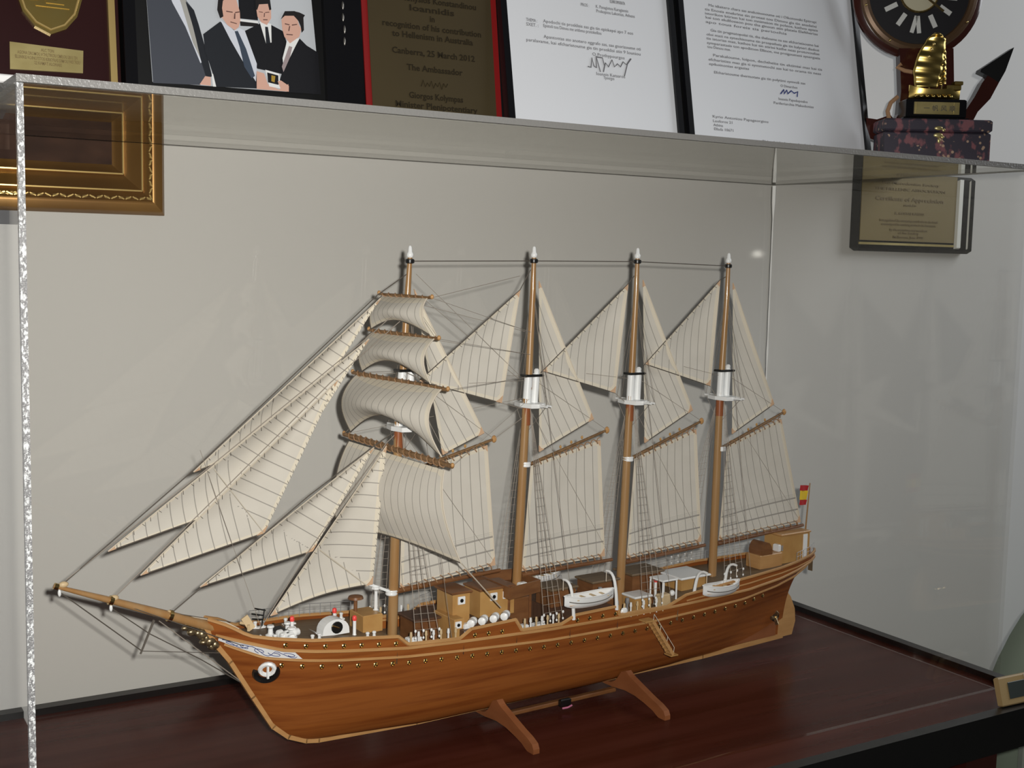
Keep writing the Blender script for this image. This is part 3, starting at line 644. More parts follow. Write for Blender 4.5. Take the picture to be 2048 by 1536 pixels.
for i, q in enumerate(MS):
    V = {k: Vector(v) for k, v in q.items()}
    zb = deckz(V['bot'].x); d = (V['pl'] - V['bot']); base = V['bot'] + d * ((zb - .001 - V['bot'].z) / d.z)
    mm = MB().tube([base, base + (V['pl'] - base) * .5, V['pl'] + Vector((0, 0, .004))], [.0044, .0041, .0036], 12).build('mast', M['mast'], ship, True)
    masts.append(mm); V['base'] = base
    MB().tube([V['pl'] - Vector((0, 0, .020)), V['pl'] - Vector((0, 0, .002))], [.0040, .0040], 10).build('mast_cheek', M['mastred'], mm, True)
    MB().tube([V['md'] - Vector((.0, 0, .012)), V['hd'], V['top']], [.0034, .0027, .0020], 10).build('topmast', M['mast'], mm, True)
    MB().lathe([(.0022, 0), (.0030, .0012), (.0030, .003), (.0019, .0048), (.0016, .0085), (.0008, .0098)], V['top'], (0, 0, 1), 10).build('truck', M['white'], mm, True)
    MB().lathe([(.0026, -.002), (.0038, -.0012), (.0038, .0012), (.0026, .002)], V['top'] - Vector((0, 0, .003)), (0, 0, 1), 10).build('mast_cap', M['black'], mm, True)
    # white doubling, black cap, crosstree platform
    pl = V['pl']; md = V['md']
    mb = MB(); mb.tube([pl, md], .0038, 10); mb.tube([pl + Vector((.0085, 0, 0)), md + Vector((.0085, 0, .002))], .0034, 10)
    lab(mb.build('doubling', M['white'], mm, True), 'white painted doubling')
    MB().span((md.x - .0055, -.0055, md.z - .0006), (md.x + .0135, .0055, md.z + .0016), 0, .0006).build('doubling_cap', M['black'], mm)
    MB().lathe([(.0022, 0), (.0026, .004), (.0014, .0055)], md + Vector((.0088, 0, .001)), (0, 0, 1), 8).build('topmast_heel', M['white'], mm, True)
    mb = MB(); mb.prism([(pl.x - .004, -.0135, pl.z - .0035), (pl.x + .004, -.0150, pl.z - .0035), (pl.x + .013, -.0105, pl.z - .0035), (pl.x + .013, .0105, pl.z - .0035), (pl.x + .004, .0150, pl.z - .0035), (pl.x - .004, .0135, pl.z - .0035), (pl.x - .007, 0, pl.z - .0035)], (0, 0, .0038))
    mb.bar(pl + Vector((.004, -.026, -.001)), pl + Vector((.004, .026, -.001)), .0016, .0016); mb.bar(pl + Vector((.010, -.024, -.001)), pl + Vector((.010, .024, -.001)), .0016, .0016)
    lab(mb.build('crosstree_platform', M['white'], mm), 'white crosstree platform')
    bd = V['band']; MB().lathe([(.0050, -.0022), (.0054, -.001), (.0050, 0), (.0054, .001), (.0050, .0022)], bd, d, 12).build('mast_band', M['white'], mm, True)
    MS[i] = V
stay('triatic_stay', [MS[0]['top'] - Vector((0, 0, .003)), MS[1]['top'] - Vector((0, 0, .003)), MS[2]['top'] - Vector((0, 0, .003)), MS[3]['top'] - Vector((0, 0, .003))], .00042, 'rope')

# shrouds, one set per mast and side
SB = [((0.0892, -0.042, 0.0989)[0], (0.1118, -0.042, 0.0977)[0]), ((0.2191, -0.042, 0.093)[0], (0.2401, -0.042, 0.092)[0]), ((0.3338, -0.042, 0.09)[0], (0.3586, -0.042, 0.0892)[0]), ((0.4409, -0.04, 0.1014)[0], (0.4677, -0.038, 0.1014)[0])]
for i, V in enumerate(MS):
    for sg in (-1, 1):
        mb = MB(); top = V['pl'] + Vector((.001, sg * .005, -.005)); ft = []
        for k in range(4):
            s = SB[i][0] + (SB[i][1] - SB[i][0]) * k / 3; z = interp(RAIL, s); f = Vector((s, sg * (hb(s, z) - .0005), z + .004)); ft.append(f)
            mb.tube([top, f], .00030, 4)
        n = 26
        for j in range(3, n):
            t = j / n; mb.tube([top.lerp(ft[0], t), top.lerp(ft[3], t)], .00016, 3)
        stuff(mb.build('shrouds', M['thread'], masts[i]))
        de = MB()
        for f in ft:
            de.ball(f + Vector((0, 0, .006)), .0011, (1, .7, 1.3), 7, 5); de.ball(f, .0010, (1, .7, 1.2), 7, 5)
        stuff(lab(de.build('deadeyes', M['white'], masts[i], True), 'white deadeyes'))
        tm = V['top'] + Vector((0, 0, -.03)); out = V['pl'] + Vector((.004, sg * .025, -.001))
        mb = MB()
        for dx in (0, .006): mb.tube([tm, out + Vector((dx, 0, 0))], .00022, 3)
        mb.tube([out, V['pl'] + Vector((0, 0, -.028))], .00022, 3)
        s = SB[i][1] + .012; z = interp(RAIL, s); mb.tube([V['hd'], (s, sg * (hb(s, z) - .0005), z)], .00026, 3)
        stuff(mb.build('topmast_shrouds', M['thread'], masts[i]))

# ---------------------------------------------------------------- sails
def build_sail(name, P, nu, nv, seam, label, reef=None):
    """P(u,v) surface; seam(p,u,v) counts cloth widths; reef(u,v) counts horizontal bands"""
    mb = MB(); mb.grid(P, nu, nv)
    o = mb.build(name, M['sail'], ship, True); me = o.data
    q = me.uv_layers.new(name='seam'); h = me.uv_layers.new(name='hem')
    pts = [Vector(P(i / nu, j / nv)) for j in range(nv + 1) for i in range(nu + 1)]
    cid = {}
    for pi, poly in enumerate(me.polygons):
        cen = sum((pts[v] for v in poly.vertices), Vector()) / len(poly.vertices)
        for li in poly.loop_indices:
            vi = me.loops[li].vertex_index; i, j = vi % (nu + 1), vi // (nu + 1); u, v = i / nu, j / nv
            q.data[li].uv = (seam(pts[vi], u, v, cen), reef(u, v) if reef else .5)
            du = min(u * (pts[j * (nu + 1) + nu] - pts[j * (nu + 1)]).length, (1 - u) * (pts[j * (nu + 1) + nu] - pts[j * (nu + 1)]).length)
            dv = min(v * (pts[nv * (nu + 1) + i] - pts[i]).length, (1 - v) * (pts[nv * (nu + 1) + i] - pts[i]).length)
            h.data[li].uv = (min(du, dv) if name != 'square_sail' else max(.003, du) if du < dv else max(.003, dv), 0)
    if label: lab(o, label)
    return o
def edge_line(pts, r, m, parent, name='bolt_rope'): return MB().tube(pts, r, 5).build(name, m, parent, True)
def corner(p, r, parent, a=None, b=None):
    p = Vector(p); A = (Vector(a) - p).normalized() * r * 2; B = (Vector(b) - p).normalized() * r * 2
    n = A.cross(B).normalized() * .0006
    MB().prism([p - n, p + A - n, p + (A + B) * .42 - n, p + B - n], n * 2).build('corner_patch', M['peach'], parent)

def jib(tack, head, clew, label, foot_sag=.0, width=.0105, mitre=True):
    T, H, C = Vector(tack), Vector(head), Vector(clew)
    lu = (H - T); N = lu.cross(C - T).normalized()
    def P(u, v):   # v up the luff from tack to head; u from luff towards the leech
        a = T.lerp(H, v); foot = T.lerp(C, u); b = C.lerp(H, v)
        p = a.lerp(b, u)
        p = p + (foot - T.lerp(C, u)) * (1 - v)
        sag = math.sin(PI * u) * foot_sag * (1 - v) ** 3
        bl = .006 * math.sin(PI * min(1, u)) * math.sin(PI * v) ** .8
        return tuple(p + Vector((0, 0, sag)) + Vector((0, bl, 0)))
    M0 = T.lerp(H, .42)
    mdir = (C - M0); fd = (C - T).normalized(); ld = (H - C).normalized()
    def seam(p, u, v, cen):
        if not mitre: return (p - C).dot(ld) / width
        side_ = (cen - M0).cross(mdir).dot(N)
        up = (H - M0).cross(mdir).dot(N)
        return (p - C).dot(ld) / width if side_ * up > 0 else (p - C).dot(fd) / width + 20
    o = build_sail('jib', P, 40, 40, seam, label)
    edge_line([P(0, i / 14) for i in range(15)], .00055, M['lightrope'], o); edge_line([P(i / 14, 0) for i in range(15)], .0005, M['rope'], o)
    corner(T, .0032, o, H, C); corner(C, .0034, o, T, H); corner(H, .003, o, T, C)
    mb = MB(); L_ = lu.length; n = int(L_ / .0075); dirn = (C - T.lerp(H, .5)).normalized()
    for k in range(1, n):
        a = Vector(P(0, k / n)) + Vector((0, -.0004, 0)); mb.tube([a, a + dirn * .0028 + lu.normalized() * (.0012 * (-1) ** k) + Vector((0, -.0005, 0))], .00026, 3)
        b = Vector(P(1, k / n)); mb.tube([b + Vector((0, -.0004, 0)), b - dirn * .0022 + Vector((0, -.0006, 0))], .0002, 3)
    stuff(lab(mb.build('hanks', M['rope'], o), 'dark hanks along the luff'))
    return o
# stays to the bowsprit
stay('forestay', [(-0.1803, 0, 0.176), (-0.0843, 0, 0.2504), (0.0721, 0, 0.3837), MS[0]['top'] - Vector((0, 0, .012))], .00045, 'rope')
stay('forestay', [(-0.1789, 0, 0.178), (-0.0693, 0, 0.2535), (0.0678, 0, 0.3521), (0.0961, 0, 0.3745)], .0004)
stay('forestay', [(-0.1441, 0, 0.1605), (-0.0606, 0, 0.2329), (0.0297, 0, 0.3127), (0.0949, 0, 0.3629)], .0004)
stay('forestay', [(-0.1009, 0, 0.1427), (0.0117, 0, 0.2222), (0.0721, 0, 0.2596), (0.0947, 0, 0.2721)], .0005, 'rope')
stay('forestay', [(-0.0302, 0, 0.1182), (0.0128, 0, 0.1781), (0.082, 0, 0.2602), (0.0947, 0, 0.2704)], .0004)
jib((-0.0839, 0, 0.2492), (0.0749, 0, 0.3808), (0.0075, 0.02, 0.2699), 'outermost narrow jib')
jib((-0.1487, 0, 0.1954), (0.0647, 0, 0.3476), (-0.0167, 0.012, 0.224), None)
jib((-0.125, 0, 0.1743), (0.0368, 0, 0.3149), (-0.0256, 0.003, 0.1949), 'large mitred jib')
jib((-0.0792, 0, 0.1592), (0.0703, 0, 0.2572), (0.0169, 0.004, 0.1751), None)
jib((-0.0213, 0, 0.1275), (0.082, 0, 0.2577), (0.068, -0.004, 0.1425), 'inner staysail by the foremast', foot_sag=.004)
stay('jib_sheet', [(-0.0269, 0, 0.1957), (-0.0689, 0, 0.2519)], .0003, 'lightrope'); stay('jib_sheet', [(0.0207, -0.002, 0.1767), (0.0623, -0.006, 0.142)], .0005, 'lightrope')
stay('jib_sheet', [(-0.0787, 0, 0.2658), (-0.0344, -0.01, 0.1248)], .0002)

def tri(name, tack, head, clew, label, width=.0095, bow=.004, footdir=False):
    T, H, C = Vector(tack), Vector(head), Vector(clew); ld = (H - C).normalized(); N = (H - T).cross(C - T).normalized(); across = N.cross(ld)
    def P(u, v):
        p = T.lerp(C, u).lerp(H, v * .985)
        return tuple(p + Vector((0, bow * math.sin(PI * u) * math.sin(PI * min(1, v * 1.1)), 0)))
    o = build_sail(name, P, 28, 28, lambda p, u, v, cen: (p - C).dot(across) / width, label)
    edge_line([P(1, i / 12) for i in range(13)], .0006, M['lightrope'], o); edge_line([P(i / 12, 0) for i in range(13)], .0005, M['rope'], o)
    corner(C, .0034, o, T, H); corner(H, .0034, o, T, C); corner(T, .003, o, H, C)
    return o
def quad(name, t0, t1, p1, p0, label, n=9, bow=.004):
    """t0 tack, t1 clew, p1 peak, p0 throat; seams run parallel to the leech"""
    A, B, C, D = Vector(t0), Vector(t1), Vector(p1), Vector(p0)
    def P(u, v):
        p = A.lerp(B, u).lerp(D.lerp(C, u), v); return tuple(p + Vector((0, bow * math.sin(PI * u) * math.sin(PI * v), 0)))
    wdt = (B - A).length; ld = (C - B).normalized(); across = Vector((0, 1, 0)).cross(ld)
    o = build_sail(name, P, 28, 28, lambda p, u, v, cen: (p - B).dot(across) / .0095, label, lambda u, v: v * 9.0 + .9 if v < .26 else .5)
    edge_line([P(1, i / 12) for i in range(13)], .0006, M['lightrope'], o); edge_line([P(0, i / 12) for i in range(13)], .0005, M['lightrope'], o)
    corner(B, .004, o, A, C); corner(C, .003, o, D, B); corner(A, .003, o, B, D)
    return o
def spar(name, a, b, r, m='mast', parent=None): 
    a, b = Vector(a), Vector(b); n = 8
    o = MB().tube([a.lerp(b, i / n) for i in range(n + 1)], [r * (1 - .35 * (i / n)) for i in range(n + 1)], 8).build(name, M[m], parent or ship, True); return o
def roping(a, b, r, n, parent, m='yarn'):
    """a lashing wound round a spar"""
    a, b = Vector(a), Vector(b); d = (b - a).normalized(); x = Vector((0, 0, 1)); x = (x - d * x.dot(d)).normalized(); y = d.cross(x)
    pts = []
    for i in range(n * 6 + 1):
        t = i / (n * 6); an = i * PI / 3; pts.append(a.lerp(b, t) + x * (r * math.cos(an)) + y * (r * math.sin(an)))
    return MB().tube(pts, .0006, 4).build('lashing', M[m], parent)

FA = [dict(gt=(0.1368, 0, 0.246), gh=(0.1064, 0, 0.3887), gc=(0.1792, 0, 0.2625), g0=(0.0938, 0, 0.2313), g1=(0.1899, 0, 0.2564), p1=(0.1826, 0, 0.2516), t1=(0.1937, 0, 0.1419), t0=(0.0966, 0, 0.1333), p0=(0.0982, 0, 0.2296), b0=(0.0928, 0, 0.1321), b1=(0.1992, 0, 0.1366)),
      dict(gt=(0.2394, 0, 0.2412), gh=(0.2348, 0, 0.3963), gc=(0.3014, 0, 0.268), g0=(0.223, 0, 0.2287), g1=(0.318, 0, 0.2565), p1=(0.3099, 0, 0.2475), t1=(0.3195, 0, 0.1348), t0=(0.2235, 0, 0.1326), p0=(0.2308, 0, 0.2299), b0=(0.2225, 0, 0.129), b1=(0.3289, 0, 0.1302)),
      dict(gt=(0.365, 0, 0.2409), gh=(0.3564, 0, 0.3982), gc=(0.4263, 0, 0.2699), g0=(0.345, 0, 0.2258), g1=(0.439, 0, 0.2581), p1=(0.4319, 0, 0.2505), t1=(0.4446, 0, 0.1345), t0=(0.3476, 0, 0.1294), p0=(0.3536, 0, 0.2271), b0=(0.3453, 0, 0.1257), b1=(0.4503, 0, 0.1302)),
      dict(gt=(0.4821, 0, 0.2422), gh=(0.4749, 0, 0.3961), gc=(0.5413, 0, 0.2702), g0=(0.466, 0, 0.2279), g1=(0.5569, 0, 0.2609), p1=(0.5528, 0, 0.2537), t1=(0.5901, 0, 0.1392), t0=(0.4697, 0, 0.1332), p0=(0.4763, 0, 0.2312), b0=(0.4671, 0, 0.1298), b1=(0.5943, 0, 0.1355))]
for i, q in enumerate(FA):
    nm = ('fore', 'second', 'third', 'aftermost')[i]
    tri('gaff_topsail', q['gt'], q['gh'], q['gc'], 'triangular topsail above the %s gaff' % nm)
    quad('gaff_sail', q['t0'], q['t1'], q['p1'], q['p0'], 'four-cornered sail under the %s gaff' % nm)
    g = spar('gaff', q['g0'], q['g1'], .0019, 'spar'); roping(q['p0'], q['p1'], .0025, 11, g)
    MB().ball(q['g1'], .0026, (1, .8, 1.3), 8, 5).build('block', M['tan'], g, True)
    mb = MB()
    for t in (.42, .55, .68): mb.ball(Vector(q['g0']).lerp(Vector(q['g1']), t) + Vector((0, -.001, .004)), .0014, (1, .7, 1.2), 7, 4)
    stuff(mb.build('blocks', M['tan2'], g, True))
    b = spar('boom', q['b0'], q['b1'], .0026, 'brown'); roping(q['t0'], q['t1'], .0030, 12, b)
    stay('vang', [q['g1'], MS[i]['md']], .00022); stay('topping_lift', [MS[i]['pl'], Vector(q['b1'])], .00018)
SS = [((0.1125, 0, 0.3111), (0.2143, 0, 0.3882), (0.1971, 0, 0.2882)), ((0.2411, 0, 0.3152), (0.3381, 0, 0.3943), (0.3263, 0, 0.2914)), ((0.3624, 0, 0.3178), (0.4568, 0, 0.399), (0.4488, 0, 0.293))]
for i, (t, h, c) in enumerate(SS):
    o = tri('topmast_staysail', t, h, c, 'staysail between the %s masts' % ('first and second', 'second and third', 'third and fourth')[i])
    stay('topmast_stay', [Vector(t) + (Vector(t) - Vector(h)) * .02, t, h, MS[i + 1]['hd'] + Vector((-.003, 0, .018))], .0005, 'rope')
    mb = MB()
    for k in range(1, 13):
        a = Vector(t).lerp(Vector(h), k / 13); mb.tube([a + Vector((0, -.0004, 0)), a + Vector((.0026, -.0006, -.0016))], .00026, 3)
    stuff(mb.build('hanks', M['rope'], o))
    stay('staysail_sheet', [c, MS[i + 1]['pl'] - Vector((0, 0, .006))], .0003)
    stay('brace_line', [MS[i + 1]['md'] + Vector((-.004, 0, -.004)), Vector(t) + Vector((.05, 0, -.004))], .0002)
for a, b in (((0.1082, 0, 0.4012), (0.2164, 0, 0.3116)), ((0.1172, 0, 0.3795), (0.2304, 0.02, 0.3055)), ((0.1072, -0.03, 0.3828), (0.214, 0, 0.4006)), ((0.1883, 0, 0.2556), (0.2229, 0, 0.2751))): stay('brace_line', [a, b], .00025)

# square sails on the foremast
def square(far, near, cfar, cnear, label, arch, belly, nseam):
    A, B, C, D = Vector(far), Vector(near), Vector(cfar), Vector(cnear)
    def P(u, v):
        p = A.lerp(B, u).lerp(C.lerp(D, u), v)
        bl = belly * math.sin(PI * min(1, v ** .85)) * (.55 + .45 * math.sin(PI * u)) + belly * .25 * v * v * math.sin(PI * u)
        return (p.x - bl, p.y, p.z + arch * math.sin(PI * u) * v * v)
    o = build_sail('square_sail', P, 36, 24, lambda p, u, v, cen: u * nseam, label)
    edge_line([P(i / 20, 1) for i in range(21)], .0006, M['rope'], o)
    for u in (0, 1): edge_line([P(u, i / 14) for i in range(15)], .0006, M['rope' if u == 0 else 'lightrope'], o)
    return o
YD = [((0.0801, 0.075, 0.258), (0.1008, -0.075, 0.2504)), ((0.0804, 0.06, 0.3141), (0.1046, -0.06, 0.3099)), ((0.0887, 0.046, 0.3519), (0.1039, -0.046, 0.3499)), ((0.0917, 0.034, 0.3833), (0.1039, -0.034, 0.3825))]
square(Vector(YD[0][0]) * .92 + Vector(YD[0][1]) * .08 + Vector((-.003, 0, -.004)), Vector(YD[0][1]) * .96 + Vector(YD[0][0]) * .04 + Vector((-.003, 0, -.004)), (0.0714, 0.072, 0.1775), (0.1097, -0.076, 0.1712), 'lowest square sail', .006, .013, 17)
square((0.0827, 0.056, 0.3131), (0.1005, -0.056, 0.3101), (0.083, 0.068, 0.2606), (0.0947, -0.068, 0.2575), 'second square sail from below', .024, .022, 14)
square((0.0906, 0.044, 0.3502), (0.1004, -0.044, 0.3499), (0.0865, 0.054, 0.3153), (0.0918, -0.054, 0.3147), 'third square sail from below', .014, .015, 12)
square((0.0935, 0.032, 0.3816), (0.1004, -0.032, 0.382), (0.0886, 0.042, 0.353), (0.0987, -0.042, 0.3526), 'topmost square sail', .010, .011, 9)
for i, (a, b) in enumerate(YD):
    y = spar('yard', a, Vector(a).lerp(Vector(b), .5), .0012); bpy.data.objects.remove(y)
    A, B = Vector(a), Vector(b); r = (.0026, .0021, .0017, .0014)[i]
    y = MB().tube([A.lerp(B, k / 8) for k in range(9)], [r * (.55 + .45 * math.sin(PI * (.15 + .7 * k / 8))) for k in range(9)], 8).build('yard', M['spar'], ship, True)
    roping(A.lerp(B, .06), A.lerp(B, .95), r * 1.15, (17, 13, 10, 7)[i], y)
    for p in (A, B): MB().ball(p + Vector((0, 0, .001)), .0017, (1, 1, 1.2), 8, 5).build('block', M['tan'], y, True)
    stay('lift', [A, MS[0]['md'] if i < 2 else MS[0]['hd']], .00022); stay('lift', [B, MS[0]['md'] if i < 2 else MS[0]['hd']], .00022)
    for p, sg in ((A, 1), (B, -1)): stay('brace', [p, MS[1]['pl'] + Vector((0, sg * .004, .004 + .02 * i))], .0002)
stay('sheet', [(0.1097, -0.076, 0.1712), (0.1706, -0.045, 0.1176)], .0006, 'lightrope')

# ---------------------------------------------------------------- deck fittings
def house(name, a, b, top, t0, t1, m='tan', roof=None, over=.0015, sink=None, label=None, bev=.0006):
    """box house: a, b lower port corners, top a point at eaves height, t0 port face, t1 starboard face"""
    s0, s1 = a[0], b[0]; z1 = top[2]; z0 = deckz((s0 + s1) / 2) - .0005 if sink is None else sink
    o = MB().span((s0, t0, z0), (s1, t1, z1), 0, bev).build(name, M[m], ship)
    if roof: MB().span((s0 - over, t0 - over, z1), (s1 + over, t1 + over, z1 + .0022), 0, .0006).build('roof', M[roof], o)
    if label: lab(o, label)
    return o
def window(parent, c, n=(0, -1, 0), r=.0035):
    c = Vector(c); n = Vector(n); x = Vector((0, 0, 1)).cross(n)
    f = MB().box(c + n * .0004, (r * 2 if n.y else .0012, .0012 if n.y else r * 2, r * 2), None, 0, .0003).build('window', M['white'], parent)
    MB().lathe([(r * .5, .0004), (r * .5, .0014), (r * .3, .0014)], c, n, 8).build('pane', M['black'], f)
# middle deck houses
p = (0.136, -0.022, 0.1138); q = (0.1533, -0.022, 0.113); e = (0.1357, -0.022, 0.1279)
h = house('deckhouse', p, q, e, -.022, .004, 'tan2', 'brown', .002, None, 'front light wood deckhouse with flat roof'); window(h, (p[0] * .5 + q[0] * .5, -.022, e[2] - .006))
p = (0.1786, -0.02, 0.1097); q = (0.2015, -0.02, 0.109); e = (0.1782, -0.02, 0.1259)
h = house('deckhouse', (0.1655, -0.02, 0.1089), q, e, -.020, .006, 'tan2', 'brown', .001, None, 'second light wood deckhouse'); window(h, ((0.1794, -0.02, 0.1186)[0], -.020, e[2] - .006)); window(h, ((0.1927, -0.02, 0.1185)[0], -.020, e[2] - .006))
p = (0.1305, -0.034, 0.0968); q = (0.1405, -0.034, 0.097)
h = house('deckhouse', p, q, (0.1302, -0.034, 0.1099), -.034, .0, 'tan2', None); window(h, ((0.1343, -0.034, 0.105)[0], -.034, (0.1343, -0.034, 0.105)[2]), r=.003)
MB().span((q[0] - .001, -.036, p[2]), (q[0] + .0065, -.030, p[2] + .008), 0, .001).build('locker', M['white'], ship)
# bridge: flared wooden box open at the top
a, b, c_ = (0.189, -0.022, 0.1258), (0.2289, -0.026, 0.113), (0.2048, 0, 0.1313)
zb = .118; x0, x1 = .196, .222
mb = MB()
for (xa, ya, xb, yb) in ((x0 - .006, -.030, x0 - .006, .030), (x1 + .006, -.022, x1 + .006, .022), (x0 - .006, -.030, x1 + .006, -.022), (x0 - .006, .030, x1 + .006, .022)):
    d = Vector((xb - xa, yb - ya, 0)).normalized(); nrm = Vector((d.y, -d.x, 0)) * .0007
    lo = [Vector((xa, ya, zb)), Vector((xb, yb, zb))]; hi = [p_ + Vector((0, 0, .011)) for p_ in lo]
    mb.prism([lo[0] - nrm, lo[1] - nrm, hi[1] - nrm, hi[0] - nrm], nrm * 2)
mb.prism([(x0 - .006, -.030, zb), (x1 + .006, -.022, zb), (x1 + .006, .022, zb), (x0 - .006, .030, zb)], (0, 0, .0012))
br = lab(mb.build('bridge', M['brown'], ship), 'open brown wooden bridge beside the second mast')
mb = MB()
for x, y in ((x0, -.02), (x1, -.016), (x0, .02), (x1, .016)): mb.tube([(x, y, deckz(x)), (x, y, zb)], .0013, 6)
mb.build('posts', M['brown'], br)
MB().span((x0 + .018, -.012, zb), (x0 + .026, -.006, zb + .007), 0, .001).build('chart_table', M['white'], br)
h = house('deckhouse', (.193, 0, 0), (.226, 0, 0), (0, 0, .112), -.012, .014, 'brown')
# life raft canisters
for x, y in ((947, 1238), (967, 1236), (988, 1233), (1008, 1230), (1028, 1227)):
    p = Vector((0.1716, -0.033, 0.1064)); s = (0.1716, -0.033, 0.1064)[0] + (x - 988) * .00056; z = deckz(s) + .0042
    o = MB(); 
    o.lathe([(.0010, -.0062), (.0034, -.0052), (.0038, -.0008), (.0033, 0), (.0038, .0008), (.0034, .0052), (.0010, .0062)], (0, 0, 0), (1, 0, 0), 12)
    o = o.build('life_raft_canister', M['white'], ship, True); o.location = (s, -.034, z); o.rotation_euler = (0, 0, .75)
    MB().box((0, 0, -.0038), (.006, .004, .0016)).build('cradle', M['brown'], o)
def bollards(c, m='white'):
    s, t = c; z = deckz(s); mb = MB()
    mb.span((s - .0055, t - .002, z), (s + .0055, t + .002, z + .0012))
    for dx in (-.003, .003): mb.lathe([(.0014, 0), (.0012, .003), (.0018, .0042), (.0012, .005)], (s + dx, t, z + .001), (0, 0, 1), 8)
    mb.build('bollard', M[m], ship, True)
for x, y, t in ((632, 1270, -.026), (732, 1272, -.030), (779, 1272, -.034), (570, 1276, -.020)): bollards(((0.0062, -0.026, 0.1146)[0] + (x - 632) * .00047, t)); bollards(((0.0062, -0.026, 0.1146)[0] + (x - 632) * .00047, -t))
MB().prism([((-0.0394, -0.014, 0.1178)[0], -.0165, deckz(-.04)), ((-0.0327, -0.016, 0.1165)[0], -.0185, deckz(-.036)), ((-0.0365, -0.015, 0.1209)[0], -.0175, deckz(-.04) + .004)], (0, .002, 0)).build('fairlead', M['white'], ship)
# ventilators with red tops
for p in ((-0.0054, -0.006, 0.1209), (0.04, 0.01, 0.1182), (0.0454, -0.016, 0.1106), (0.3784, -0.008, 0.0993)):
    s, t, zt = p; z = deckz(s); k = max(.010, zt - z + .004) if s > .2 else .012
    o = MB().lathe([(.0018, 0), (.0014, .001), (.0014, k)], (s, t, z), (0, 0, 1), 8).build('ventilator', M['white'], ship, True)
    MB().lathe([(.0016, k), (.0020, k + .0012), (.0018, k + .0034), (.0010, k + .0042)], (s, t, z), (0, 0, 1), 8).build('cowl', M['red'], o, True)
# capstans
for p, r in (((-0.023, -0.004, 0.1206), .0032), ((-0.0085, -0.012, 0.1164), .0036), ((-0.0049, 0.004, 0.114), .0030)):
    z = deckz(p[0]); MB().lathe([(r * 1.3, 0), (r * 1.3, .001), (r * .7, .002), (r * .6, .006), (r, .0075), (r * .8, .0088)], (p[0], p[1], z), (0, 0, 1), 10).build('capstan', M['white'], ship, True)
z = deckz(-.01)
MB().span((-.020, -.012, z), (-.008, .010, z + .0045), 0, .0008).build('windlass', M['black'], ship)
for t in (-.016, -.009): MB().lathe([(.0012, -.009), (.0034, -.008), (.0034, -.005), (.0012, -.004), (.0012, .004), (.003, .005), (.003, .009)], (-.012, t, z + .0046), (1, .35, 0), 10).build('windlass_drum', M['white'], ship, True)
# white winch housing with dark drum
wc = Vector((0.0279, -0.014, 0.1145)); z = deckz(wc.x); pts = []
for i in range(13): a = PI * i / 12; pts.append((wc.x + .012 * math.cos(a) + .002, wc.y, z + .012 * math.sin(a) ** .8 + .001))
pts += [(wc.x - .017, wc.y, z + .005), (wc.x - .012, wc.y, z)]; pts = [(wc.x + .014, wc.y, z)] + pts
wn = lab(MB().prism(pts, (0, .012, 0)).build('winch_housing', M['white'], ship), 'white domed winch housing')
MB().lathe([(.0050, 0), (.0050, .0012), (.0040, .0014)], (wc.x + .0025, wc.y + .0002, z + .0062), (0, -1, 0), 14).build('winch_drum', M['black'], wn)
MB().tube([(wc.x - .002, wc.y - .0016, z + .0085), (wc.x + .0035, wc.y - .0022, z + .006)], .0006, 6).build('winch_handle', M['brass'], wn)
# forward hatch house and mushroom, white crane on the foremast
p, q, e = (0.0586, -0.012, 0.1105), (0.0736, -0.012, 0.1094), (0.0585, -0.012, 0.1186)
h = house('deckhouse', (0.0553, -0.012, 0.111), q, e, -.012, .012, 'tan2', None, label='small light wood box house by the foremast')
o = MB().lathe([(.0016, 0), (.0016, .010), (.0068, .0105), (.0060, .0125), (.001, .0135)], (e[0] - .001, .006, e[2]), (0, 0, 1), 12).build('mushroom_vent', M['brown'], ship, True)
mb = MB(); cz = Vector((0.0735, 0, 0.1348)); mb.lathe([(.0026, 0), (.0016, .001), (.0013, cz.z - e[2]), (.004, cz.z - e[2] + .002), (.0038, cz.z - e[2] + .004)], (cz.x, 0, e[2]), (0, 0, 1), 8)
mb.bar((0.0645, 0, 0.1429), (0.086, 0, 0.133), .0032, .0022); mb.build('crane', M['white'], ship, True)
# cathead timbers and rake of belaying pins at the bow
mb = MB(); mb.bar((-0.0452, -0.004, 0.1314), (-0.0394, -0.006, 0.1213), .006, .0022, (0, 1, 0)); mb.bar((-0.0469, -0.004, 0.1268), (-0.0361, 0.004, 0.1197), .004, .002); mb.tube([(-0.0431, -0.008, 0.1208), (-0.0431, -0.008, 0.1257)], .0012, 6)
lab(mb.build('cathead', M['beige'], ship), 'pale wood cathead timbers')
mb = MB()
for y0, y1, x0_, x1_ in ((1217, 1221, 509, 532), (1228, 1230, 503, 527), (1239, 1239, 504, 527)): pass
for a_, b_ in (((-0.0348, 0, 0.1357), (-0.0255, 0, 0.1327)), ((-0.0373, 0, 0.1316), (-0.0272, 0, 0.1288)), ((-0.0369, 0, 0.1274), (-0.0277, 0, 0.1256))): mb.tube([a_, b_], .0006, 5)
mb.tube([(-0.0264, 0, 0.134), (-0.0285, 0, 0.1204)], .0006, 5); mb.build('belaying_pins', M['black'], ship)
